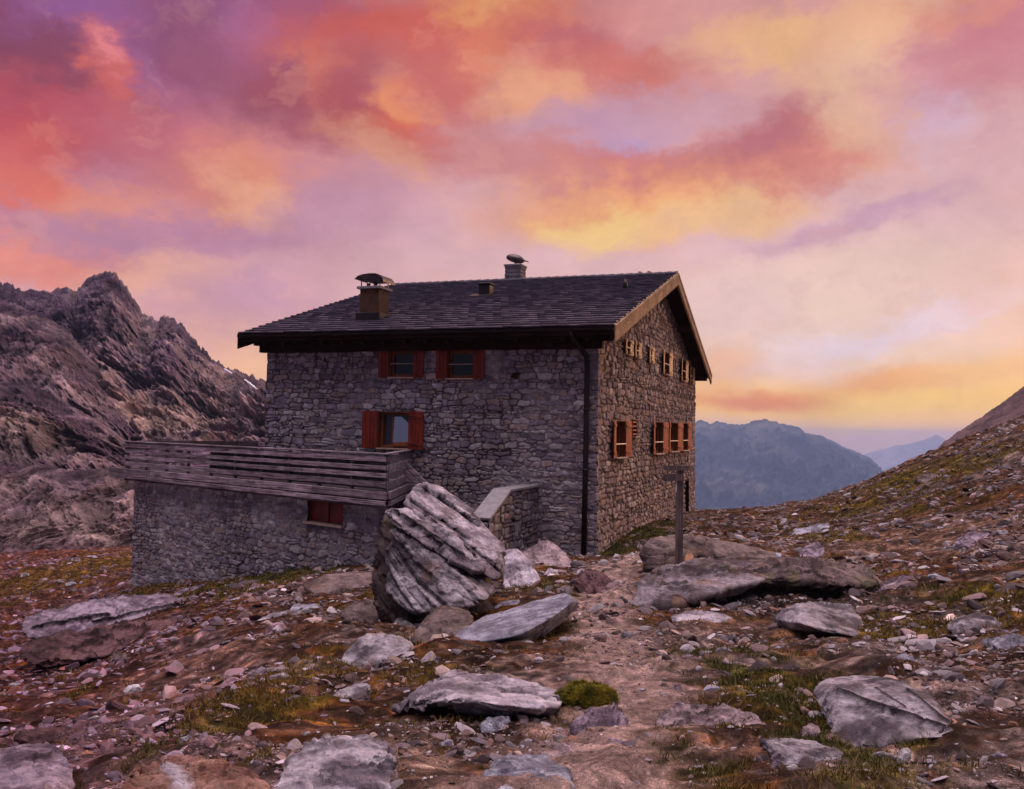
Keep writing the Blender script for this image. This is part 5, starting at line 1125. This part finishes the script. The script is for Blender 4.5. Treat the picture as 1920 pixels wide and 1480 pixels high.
boulder('rock', 'flat dark red rock above the bottom left corner boulder', 'rock', auto([(32,1388),(50,1372),(110,1366),(150,1372),(157,1388),(130,1402),(60,1402)], .4, top=.6), 'red', (0, -.2, 1), .1, .02, 6, 18, .3)
boulder('rock', 'half buried arching rock under brown turf, left of centre', 'rock', auto([(628,1252),(645,1222),(672,1198),(715,1188),(762,1196),(772,1212),(720,1216),(690,1232),(650,1250)], .6, sink=.15), 'grey', (.3, -.3, .9), .16, .02, 6, 16, .35, .9)
boulder('rock', 'flat grey rock running through the turf below the arching one', 'rock', auto([(590,1322),(625,1302),(660,1284),(690,1286),(688,1300),(650,1316),(615,1330)], .4, sink=.1), 'grey', (.2, -.3, .9), .1, .015, 6, 16, .25)
boulder('slab', 'bright lilac flat stone left of the layered boulder, nearer the terrace', 'rock slab', auto([(540,1146),(545,1134),(594,1133),(598,1144),(575,1150)], .5, sink=.1), 'blue', det=4, amp=.012, lichen=.05)
boulder('slab', 'pale wedge shaped stone left of the bright lilac one', 'rock slab', auto([(478,1166),(500,1152),(534,1144),(532,1156),(505,1168)], .5, sink=.1), 'pale', det=4, amp=.012, lichen=.05)
boulder('slab', 'squared ledge of rock under the cellar window corner of the terrace', 'rock slab', auto([(565,1096),(600,1080),(660,1072),(697,1074),(697,1104),(650,1116),(590,1112)], 1.4, top=1.0, sink=.2), 'brown', (0, -.2, 1), .25, .035, 6, 26, .4)
boulder('rock', 'lumpy grey rock against the left foot of the layered boulder', 'rock', auto([(640,1150),(660,1130),(700,1124),(712,1150),(700,1170),(660,1166)], .7), 'brown', det=6, amp=.03, lichen=.3)
# the long ledge at the left
boulder('boulder', 'long lilac rock ledge with rounded top at the left, below the terrace', 'boulder',
  PX(ghit(100, 1210), [(30,1176,.2),(50,1152,.8),(120,1136,1.4),(190,1124,2.0),(250,1117,2.5),(300,1113,2.9),(345,1118,3.1),(362,1132,2.7),(320,1152,1.6),(240,1172,.9),(160,1190,.3),(90,1200,0),(45,1198,0),(200,1200,1.6),(330,1160,3.6),(120,1150,2.6)]),
  'plum', (-.22, -.22, .95), .30, .075, 7, 18, .15, .75, cracks=(((60, 1178), (205, 1152), .026), ((170, 1168), (345, 1132), .024)))
boulder('boulder', 'dark lower band of rock beneath the long lilac ledge', 'boulder',
  PX(ghit(120, 1252), [(32,1204,.5),(36,1240,.0),(100,1252,-.2),(170,1240,.0),(240,1220,.8),(320,1188,2.0),(352,1160,3.0),(300,1160,2.4),(180,1192,1.4),(80,1200,1.0),(150,1262,.8),(300,1200,3.4)]),
  'red', (-.22, -.22, .95), .28, .08, 7, 20, .08, 1.3)
boulder('slab', 'thin grey ledge climbing towards the terrace foot', 'rock slab', auto([(310,1122),(345,1104),(378,1095),(374,1106),(340,1122)], 1.0), 'plum', (-.2, -.2, .95), .15, .04, 6, 18, .1)
boulder('slab', 'long low outcrop edge along the mound above the ledge', 'rock slab', auto([(420,1098),(470,1088),(560,1086),(600,1092),(540,1104),(450,1106)], 1.2, sink=.2), 'grey', (-.1, -.2, .95), .15, .04, 6, 18, .3)
# right slope
boulder('slab', 'tilted grey slab on the slope right of the hut corner', 'rock slab', auto([(1490,1000),(1500,992),(1555,979),(1560,986),(1530,1000),(1500,1008)], 1.0), 'blue', (.2, -.4, .9), .15, .03, 6, 18, .1)
boulder('rock', 'pale mauve rock just beyond the long boulder', 'rock', auto([(1498,1044),(1512,1026),(1535,1016),(1548,1030),(1540,1044)], .7), 'plum', det=6, amp=.03, lichen=.1)
boulder('rock', 'broad violet rock patch right of the overhang', 'rock', auto([(1642,1116),(1665,1096),(1700,1084),(1745,1076),(1758,1088),(1720,1104),(1680,1118)], 1.0, sink=.15), 'plum', (.2, -.3, .9), .14, .03, 6, 16, .15)
boulder('rock', 'pointed lilac rock on the right slope', 'rock', auto([(1800,1020),(1815,1004),(1838,996),(1858,1002),(1850,1020),(1825,1030)], .7), 'plum', det=6, amp=.03, lichen=.05)
boulder('rock', 'rounded brown boulder on the skyline of the right slope', 'rock', auto([(1722,898),(1732,889),(1755,888),(1772,894),(1768,906),(1740,908)], 1.0), 'brown', det=6, amp=.04, lichen=.3)
boulder('slab', 'flat rock rib under the skyline near the right edge', 'rock slab', auto([(1838,896),(1870,874),(1900,864),(1925,862),(1925,872),(1880,890)], 1.2), 'grey', (.2, -.3, .9), .2, .04, 6, 16, .3)
boulder('slab', 'pale outcrop on the upper right slope below the skyline', 'rock slab', auto([(1850,852),(1875,832),(1912,818),(1925,830),(1900,850)], 1.4), 'brown', (.2, -.3, .9), .2, .05, 6, 16, .4)
boulder('slab', 'flat lilac stones slab on the slope behind the overhang', 'rock slab', auto([(1568,1096),(1590,1078),(1630,1072),(1640,1080),(1610,1092)], .6, d0=17, sink=.2), 'blue', det=6, amp=.02, lichen=.1)
# pile of rubble stones
PILE = [((1540,1228),(1544,1208),(1556,1200),(1566,1208),(1565,1222),'orange','rounded orange stone in the rubble pile below the leaning block'),
 ((1569,1215),(1574,1202),(1590,1199),(1594,1212),(1582,1218),'orange','flat tan stone topping the rubble pile'),
 ((1562,1230),(1575,1214),(1592,1211),(1601,1230),(1580,1238),'white','squared whitish stone in the middle of the rubble pile'),
 ((1594,1220),(1600,1206),(1612,1204),(1610,1222),(1600,1232),'grey','dark grey stone set in the rubble pile'),
 ((1602,1212),(1614,1201),(1632,1205),(1630,1216),(1612,1218),'pale','smooth pale grey stone on the right of the rubble pile'),
 ((1632,1210),(1650,1208),(1670,1220),(1660,1224),(1636,1218),'brown','long thin brown stone on the right of the rubble pile'),
 ((1606,1230),(1612,1219),(1622,1218),(1624,1230),(1614,1236),'plum','little mauve stone in the rubble pile'),
 ((1622,1232),(1626,1219),(1638,1219),(1637,1232),(1630,1236),'pink','little pinkish stone in the rubble pile'),
 ((1638,1240),(1642,1226),(1656,1228),(1662,1240),(1650,1244),'brown','low brown stone at the foot of the rubble pile'),
 ((1661,1238),(1664,1226),(1680,1227),(1686,1236),(1674,1243),'white','bright white stone at the right end of the rubble pile'),
 ((1628,1246),(1634,1235),(1648,1238),(1646,1248),(1636,1250),'white','small white stone low in the rubble pile'),
 ((1520,1226),(1526,1206),(1538,1206),(1542,1220),(1530,1230),'blue','bluish stone at the left of the rubble pile'),
 ((1500,1228),(1512,1216),(1526,1220),(1526,1230),(1510,1234),'grey','flat grey stone at the left end of the rubble pile'),
 ((1545,1242),(1552,1232),(1566,1236),(1572,1246),(1556,1248),'pale','flat pale stone along the front of the rubble pile')]
for *ol, tn, lb in PILE: boulder('stone', lb, 'stone', auto(ol, .14, sink=.05), tn, det=4, amp=.006, lichen=.05, crack=.3, group='stones of the rubble pile')
ONE = [((1122,1418),(1128,1410),(1148,1412),(1156,1420),(1140,1428),'white','bright white stone on the path near the bottom'),
 ((1092,1424),(1096,1420),(1118,1430),(1112,1434),'white','thin white splinter of stone left of the bright white one'),
 ((1404,1476),(1410,1462),(1432,1464),(1444,1476),(1424,1484),'white','white stone at the bottom edge right of the path'),
 ((1772,1476),(1776,1462),(1790,1464),(1796,1474),(1784,1482),'white','small white stone at the bottom right'),
 ((1684,1422),(1688,1406),(1700,1402),(1710,1414),(1698,1428),'white','round whitish stone below the cracked slab'),
 ((230,1296),(240,1286),(258,1282),(264,1292),(246,1300),'white','white stone on the bare earth of the left foreground'),
 ((232,1298),(242,1300),(262,1300),(258,1306),(244,1308),'brown','brown stone right under the white one, left foreground'),
 ((1790,1352),(1794,1343),(1812,1346),(1818,1351),(1800,1356),'white','small white stone right of the cracked slab'),
 ((1808,1376),(1820,1370),(1850,1382),(1868,1388),(1840,1388),'grey','thin dark edged flake right of the cracked slab'),
 ((1840,1440),(1850,1430),(1872,1434),(1876,1444),(1856,1446),'plum','flat pinkish stone near the bottom right corner'),
 ((1870,1446),(1876,1434),(1905,1436),(1914,1448),(1890,1456),'orange','tan rounded stone in the bottom right corner'),
 ((1560,1452),(1575,1442),(1600,1436),(1590,1448),(1572,1456),'pink','pointed pink flake below the narrow flat stone'),
 ((1448,1442),(1444,1422),(1454,1410),(1466,1412),(1462,1434),'plum','two toned small mauve stone left of the narrow flat stone'),
 ((1412,1432),(1416,1420),(1426,1418),(1434,1434),(1424,1438),'plum','small violet stone beside the two toned one'),
 ((1500,1432),(1516,1418),(1530,1420),(1520,1434),'blue','bluish flake in front of the narrow flat stone'),
 ((1040,1230),(1046,1224),(1062,1226),(1058,1236),'white','pale flake right of the humped rock below the tilted slab'),
 ((1068,1236),(1074,1226),(1092,1232),(1108,1240),(1086,1240),'blue','pale turquoise flake right of the humped rock below the tilted slab'),
 ((1030,1246),(1040,1238),(1060,1242),(1056,1250),'pale','flat grey flake nearest the humped rock below the tilted slab'),
 ((1260,1302),(1266,1284),(1276,1282),(1280,1300),(1270,1308),'plum','small upright pinkish stone right of the path'),
 ((1270,1312),(1290,1308),(1306,1314),(1290,1320),'pale','flat pale stone behind the ribbed rock'),
 ((1455,1350),(1460,1342),(1476,1342),(1478,1350),(1466,1354),'pale','little pale stone between the ribbed rock and the cracked slab'),
 ((1558,1346),(1560,1338),(1568,1342),(1572,1352),'white','tiny white stone at the left foot of the cracked slab'),
 ((870,1414),(880,1404),(898,1400),(905,1410),(886,1420),'dark','dark grey stone above the smooth blue slab'),
 ((884,1402),(896,1390),(916,1388),(924,1398),(905,1404),'grey','blue grey stone just behind the dark grey one'),
 ((780,1408),(790,1396),(812,1398),(808,1412),'pink','pinkish stone above the weathered shelf'),
 ((812,1402),(822,1388),(844,1386),(850,1398),(830,1406),'plum','mauve stone right of the pinkish one above the shelf'),
 ((652,1386),(660,1374),(672,1374),(676,1384),(664,1388),'brown','small brown stone behind the weathered shelf'),
 ((170,1228),(185,1222),(210,1224),(205,1234),(185,1236),'grey','grey stone below the right end of the dark rock band'),
 ((212,1240),(218,1226),(236,1224),(238,1238),(224,1244),'brown','squared brown stone right of the dark rock band'),
 ((288,1190),(300,1182),(326,1184),(318,1192),(300,1194),'orange','tan flat stone under the long lilac ledge'),
 ((255,1206),(265,1198),(278,1200),(274,1210),'plum','lilac stone left of the tan flat one'),
 ((98,1422),(104,1404),(118,1394),(116,1412),(108,1424),'pink','pointed pink stone right of the bottom left corner boulder'),
 ((150,1414),(160,1406),(174,1412),(168,1420),'orange','small orange stone above the rusty boulder'),
 ((1115,1046),(1118,1040),(1130,1042),(1134,1048),'pale','small pale stone at the hut corner beside the path'),
 ((1150,1044),(1154,1038),(1162,1041),(1160,1048),'white','small white stone in the green turf at the hut corner'),
 ((1194,1028),(1196,1020),(1204,1022),(1205,1030),'pink','small stone at the left end of the dark upright block')]
for *ol, tn, lb in ONE: boulder('stone', lb, 'stone', auto(ol, None, sink=.04), tn, det=4, amp=.006, lichen=.05, crack=.4, T=.06)
# quartz vein on the rusty boulder
# green moss cushion
mc = gp(1105, 1328); D, Fc = ICO[6]
Vm = D*np.array([.205, .17, .085]); Vm[:, 2] = np.where(Vm[:, 2] < 0, Vm[:, 2]*.5, Vm[:, 2]); nn_ = vnorm(Vm, Fc)
Vm = Vm+nn_*(.075*fbm(Vm*9, 4, 5)+.012*fbm(Vm*45, 3, 6, .6))[:, None]
cm = lerp3(np.tile(np.array([.17, .135, .014]), (len(Vm), 1)), np.array([.06, .065, .008]), sstep(-.3, .3, fbm(Vm*14, 4, 9)))*(1+.5*fbm(Vm*70, 2, 11))[:, None]
mo = link('moss_cushion', mesh_np('moss_cushion', Vm, Fc, True, np.clip(cm, .004, 1)), M['ground'], loc=(mc.x, mc.y+.05, mc.z+.03)); tag(mo, 'plump bright green moss cushion at the right end of the whale backed rock', 'moss')
rng = np.random.default_rng(77)
def blades(base, nrm, hgt, wid, cols, lean):
    """flat triangular blades; returns verts, tris, cols"""
    n = len(base); a = rng.uniform(0, 2*math.pi, n); s = np.stack([np.cos(a), np.sin(a), 0*a], 1)*wid[:, None]/2
    tip = base+nrm*hgt[:, None]+np.stack([rng.normal(size=n), rng.normal(size=n), 0*a], 1)*(lean*hgt)[:, None]
    mid = (base*.5+tip*.5)+nrm*(hgt*.12)[:, None]
    V = np.stack([base-s, base+s, mid+s*.7, mid-s*.7, tip], 1).reshape(-1, 3); I = np.arange(n)[:, None]*5
    T = np.concatenate([I+[0, 1, 2], I+[0, 2, 3], I+[3, 2, 4]]); return V, T, np.repeat(cols, 5, 0)
ii = rng.choice(np.where(Vm[:, 2] > .0)[0], 9000); b_ = Vm[ii]; nn_ = vnorm(Vm, Fc)[ii]
Vb, Tb, Cb = blades(b_-nn_*.004, nn_, rng.uniform(.008, .022, len(ii)), np.full(len(ii), .005), np.clip(cm[ii]*rng.uniform(.7, 2.0, len(ii))[:, None], .003, 1), .5)
link('moss', mesh_np('moss_tips', Vb, Tb, False, Cb), M['grass'], mo)

# ------------------------------------------------------------------ loose stones one can count, gravel and grass one cannot
def base_stone(seed, det, flat):
    r = np.random.default_rng(seed); P = r.normal(size=(14, 3)); P /= np.linalg.norm(P, axis=1)[:, None]; P *= np.array([1, r.uniform(.55, .9), flat])*r.uniform(.75, 1.0, 14)[:, None]
    D, Fc = ICO[det]; V = hull_shape(P, D, 24 if det > 2 else 40)
    if det > 2: V, C = rock_detail(V, Fc, seed, (r.normal()*.2, r.normal()*.2, 1), .35, .03, 'white', .2, .8)
    return V, Fc
BS = [base_stone(100+i, 4, (.26, .45, .6, .2)[i % 4]) for i in range(10)]
stone_me = {}
USED = set()
MARKS = [(200,1165,'long lilac ledge'),(130,1225,'dark rock band at the left'),(40,1440,'bottom left corner boulder'),(95,1385,'flat dark red rock'),(350,1460,'rusty boulder'),(510,1432,'lumpy pinkish rock'),(640,1430,'weathered rock shelf'),
 (245,1290,'white stone on bare earth'),(390,1240,'bare tan slope'),(430,1350,'turf patch left of centre'),(300,1340,'left foreground gravel'),(120,1320,'far left gravel'),(640,1305,'flat grey rock in turf'),(700,1215,'half buried arching rock'),(570,1140,'bright lilac flat stone'),
 (505,1156,'pale wedge shaped stone'),(640,1090,'squared ledge under the cellar window'),(480,1200,'mound below the terrace'),(610,1190,'turf between mound and arching rock'),(920,1300,'whale backed rock'),(760,1330,'left tip of the whale backed rock'),(925,1360,'upright lilac stone'),(980,1450,'smooth dark blue slab'),
 (800,1400,'pinkish stone above the shelf'),(700,1350,'gravel left of the dark hollow'),(1105,1305,'moss cushion'),(1125,1350,'rough lilac rock with ribs'),(1340,1355,'ribbed pale rock'),(1270,1290,'small upright pinkish stone'),(1420,1290,'green turf patch'),(1515,1405,'narrow flat grey stone'),
 (1280,1430,'lower path gravel'),(1380,1460,'white stone at the bottom edge'),(1670,1330,'big cracked slab'),(1590,1225,'rubble pile'),(1730,1250,'flat tan rock in turf'),(1840,1170,'oval grey rock'),(1900,1215,'blue grey rock at the right edge'),(1910,1375,'mauve rock at the right edge'),
 (1860,1290,'long mauve slab'),(1700,1420,'round whitish stone'),(1850,1440,'flat pinkish stone near the corner'),(1600,1450,'pointed pink flake'),(1700,1095,'violet rock patch'),(1830,1010,'pointed lilac rock'),(1525,993,'tilted slab on the slope'),(1520,1030,'pale mauve rock beyond the boulder'),
 (1750,960,'middle of the right slope'),(1640,980,'upper right turf'),(1880,1050,'right edge scree'),(1420,985,'slope beyond the hut corner'),(1340,990,'bare ground at the far hut corner'),(60,1070,'plateau at the far left'),(170,1110,'ground left of the terrace foot'),(120,1060,'plateau rim'),(1750,1130,'turf right of the overhang'),(1330,1166,'lens shaped pale slab'),(1450,1240,'turf below the long boulder')]
def scatter_pixels(n, regions):
    """random points of the ground inside picture regions (u0,v0,u1,v1,weight)"""
    w = np.array([r[4] for r in regions], float); w /= w.sum(); out = []
    for i in rng.choice(len(regions), n, p=w):
        u0, v0, u1, v1 = regions[i][:4]; out.append((i, rng.uniform(u0, u1), rng.uniform(v0, v1)))
    return out
REG = [(0,1255,480,1420,60,'left foreground gravel'),(500,1260,900,1400,26,'brown turf of the centre foreground'),(450,1110,700,1250,26,'mound below the terrace'),(1180,1240,1500,1330,22,'turf right of the path'),(1450,960,1900,1060,40,'upper right slope'),
       (1640,1050,1915,1260,34,'right hand turf'),(1150,1390,1900,1475,34,'bottom right ground'),(560,1400,1080,1475,20,'bottom centre gravel'),(10,1045,220,1150,26,'plateau left of the terrace'),(1320,975,1500,1030,14,'slope beyond the hut corner')]
TK = list(TONE); pal_names = [('grey','grey'),('pale','pale grey'),('plum','mauve'),('brown','brown'),('pink','pinkish'),('blue','bluish')]
for j, (i, u, v) in enumerate(scatter_pixels(290, REG)):
    g = gp(u, v); dist = g.length; tn, tw = pal_names[int(rng.choice(6, p=[.27, .2, .16, .15, .12, .10]))]
    size = float(np.clip(rng.lognormal(math.log(9), .48), 5, 26))*dist/F           # half width from 4 to 18 px of the photograph
    size = min(size, .38); vi = int(rng.integers(10)); key = (vi, tn)
    if key not in stone_me:
        V, Fc = BS[vi]; a, b_ = np.array(TONE[tn][0]), np.array(TONE[tn][1]); C = lerp3(np.tile(b_, (len(V), 1)), a*.95, sstep(-.4, .4, fbm(V*2.5, 4, vi+3)))
        stone_me[key] = mesh_np('loose_stone', V, Fc, vi % 2 == 0, np.clip(C*(1+.3*fbm(V*9, 3, vi))[:, None], .01, .85)); stone_me[key].materials.append(M['stone'])
    o = bpy.data.objects.new('loose_stone', stone_me[key]); COL.objects.link(o); o.location = (g.x, g.y, g.z+size*.02)
    o.scale = (size, size*rng.uniform(.7, 1.1), size*rng.uniform(.7, 1.1)); o.rotation_euler = (rng.normal()*.18, rng.normal()*.18, rng.uniform(0, 6.28))
    shp = ['flat', 'blunt', 'chunky', 'thin'][vi % 4]; sz = 'tiny' if size*F/dist < 6.5 else ('small' if size*F/dist < 10 else 'mid sized')
    marks = sorted(MARKS, key=lambda m: abs(m[0]-u)+1.6*abs(m[1]-v))[:3]; done = False
    for mk in marks:
        for sh in ((shp, 'odd shaped') if done is False else ()):
            du, dv = u-mk[0], v-mk[1]; where = ('right of' if du > 0 else 'left of') if abs(du) > abs(dv)*1.3 else ('below' if dv > 0 else 'above')
            lb = f'{sz} {tw} {sh} stone {where} the {mk[2]}'
            if lb not in USED and not done: USED.add(lb); done = True; final = lb
    if not done: final = lb
    tag(o, final, 'stone', 'loose stones on the ' + REG[i][5])
def lowstones(n, smin, smax, det, seed, dens=None):
    r = np.random.default_rng(seed); a = r.uniform(-.62, .62, n*2); L = np.exp(r.uniform(math.log(3.3), math.log(55), n*2))
    x, y = np.sin(a)*L, np.cos(a)*L; P = np.stack([x, y, 0*x], 1); dn = sstep(-.12, .28, fbm(P*.9, 4, 61))+.10
    lx = (x-HO.x)*LX.x+(y-HO.y)*LX.y; ly = (x-HO.x)*LY.x+(y-HO.y)*LY.y
    ok = (r.uniform(0, 1, n*2) < dn) & ~((lx > -HW-.3) & (lx < .3) & (ly > -.3) & (ly < HD)); x, y, L, P = x[ok][:n], y[ok][:n], L[ok][:n], P[ok][:n]; n = len(x)
    z = terr(x, y)+micro(x, y)
    _, gr, pa = ground_cols(x, y, z)
    s = np.clip(r.lognormal(0, .75, n), .3, 4.5)*(smin+(smax-smin)*.25)*L/5*np.where(pa > .5, .7, 1); s = np.minimum(s, .22)
    k = r.uniform(0, 1, n) > gr*.55; x, y, z, s = x[k], y[k], z[k], s[k]; n = len(x)
    Bv = [base_stone(300+i, det, (.22, .38, .6)[i % 3])[0] for i in range(9)]; Fc = ICO[det][1]
    th = r.uniform(0, 6.28, n); c_, s_ = np.cos(th), np.sin(th); tl = r.normal(size=(n, 2))*.25
    vi = r.integers(0, 9, n); B = np.stack(Bv)[vi]*s[:, None, None]
    X = B[..., 0]*c_[:, None]-B[..., 1]*s_[:, None]; Y = B[..., 0]*s_[:, None]+B[..., 1]*c_[:, None]; Z = B[..., 2]+X*tl[:, :1]+Y*tl[:, 1:]
    V = np.stack([X+x[:, None], Y+y[:, None], Z+(z+s*.02)[:, None]], -1); m = V.shape[1]
    T = (Fc[None]+(np.arange(n)*m)[:, None, None]).reshape(-1, 3)
    pp = np.array([[.22, .19, .20], [.34, .30, .31], [.14, .09, .08], [.22, .15, .15], [.09, .065, .07], [.30, .22, .19], [.50, .46, .46], [.26, .13, .08]])
    ci = r.choice(8, n, p=[.18, .09, .21, .17, .19, .09, .02, .05]); aa = np.arctan2(x, y); lf = sstep(-.12, -.55, aa)[:, None]
    C = pp[ci]*(.84*np.exp(r.normal(0, .38, n)))[:, None]*(1+lf*np.array([.05, -.22, .02]))
    return V.reshape(-1, 3), T, np.repeat(C, m, 0)
V1, T1, C1 = lowstones(12500, .008, .060, 2, 1); V2, T2, C2 = lowstones(62000, .003, .020, 1, 2)
g1 = link('gravel', mesh_np('gravel', np.r_[V1, V2], np.r_[T1, T2+len(V1)], False, np.r_[C1, C2]), M['stone']); tag(g1, 'countless pebbles and stone chips strewn over the ground', kind='stuff')
# grass
def grass_patch(n, seed):
    r = np.random.default_rng(seed); a = r.uniform(-.62, .62, n); L = np.exp(r.uniform(math.log(3.2), math.log(52), n)); x, y = np.sin(a)*L, np.cos(a)*L
    z = terr(x, y)+micro(x, y); _, gr, pa = ground_cols(x, y, z)
    lx = (x-HO.x)*LX.x+(y-HO.y)*LX.y; ly = (x-HO.x)*LY.x+(y-HO.y)*LY.y
    k = (r.uniform(0, 1, n) < np.clip(gr*1.15-.12, 0.015, 1)*(1-pa)) & ~((lx > -HW-.3) & (lx < .1) & (ly > -.1) & (ly < HD))
    return x[k], y[k], z[k], L[k], gr[k]
x, y, z, L, gr = grass_patch(30000, 5); nb = 9; n = len(x)
bx = np.repeat(x, nb); by = np.repeat(y, nb); LL = np.repeat(L, nb); rr = np.sqrt(rng.uniform(0, 1, n*nb))*.035*(.6+LL/9); ta = rng.uniform(0, 6.28, n*nb); bx = bx+rr*np.cos(ta); by = by+rr*np.sin(ta)
bz = terr(bx, by)+micro(bx, by)-.004; hgt = rng.uniform(.018, .05, n*nb)*(.7+np.minimum(LL, 26)/16); wid = .0035*(.7+LL/5)
tone = np.repeat(hash1(np.arange(n), 3), nb); P = np.stack([bx, by, 0*bx], 1); gm_ = sstep(-.2, .3, fbm(P*.8, 3, 15)+blobs(bx, by, GREEN[:7])*.8-.1)
cg = lerp3(np.tile(np.array([.150, .098, .024]), (len(bx), 1)), np.array([.070, .070, .013]), gm_); cg = lerp3(cg, np.array([.20, .08, .03]), (tone > .78)*.7*(1-gm_)); cg = lerp3(cg, np.array([.26, .20, .08]), (tone < .14)*.6)
cg = cg*rng.uniform(.6, 1.35, len(cg))[:, None]
Vb, Tb, Cb = blades(np.stack([bx, by, bz], 1), np.tile(np.array([0, 0, 1.]), (len(bx), 1)), hgt, wid, np.clip(cg, .004, 1), .55)
gso = link('grass', mesh_np('grass', Vb, Tb, False, Cb), M['grass']); tag(gso, 'short olive and rust coloured mountain grass in tufts', kind='stuff')

# ------------------------------------------------------------------ haze
m = bpy.data.materials.new('haze'); m.use_nodes = True; nt = m.node_tree; nt.nodes.clear()
pv = nt.nodes.new('ShaderNodeVolumePrincipled'); pv.inputs['Color'].default_value = (.42, .62, 1.0, 1); pv.inputs['Density'].default_value = HAZE; pv.inputs['Anisotropy'].default_value = 0.0
mo_ = nt.nodes.new('ShaderNodeOutputMaterial'); nt.links.new(pv.outputs[0], mo_.inputs['Volume'])
dg_ = bpy.context.evaluated_depsgraph_get()
mb = MB(); mb.box((0, 0, (HTOP-701.5)/2), (20800, 20800, HTOP+701.5)); hz = mb.build('haze', None); hz.data.materials.clear(); hz.data.materials.append(m); tag(hz, 'thin bluish evening air', kind='stuff')
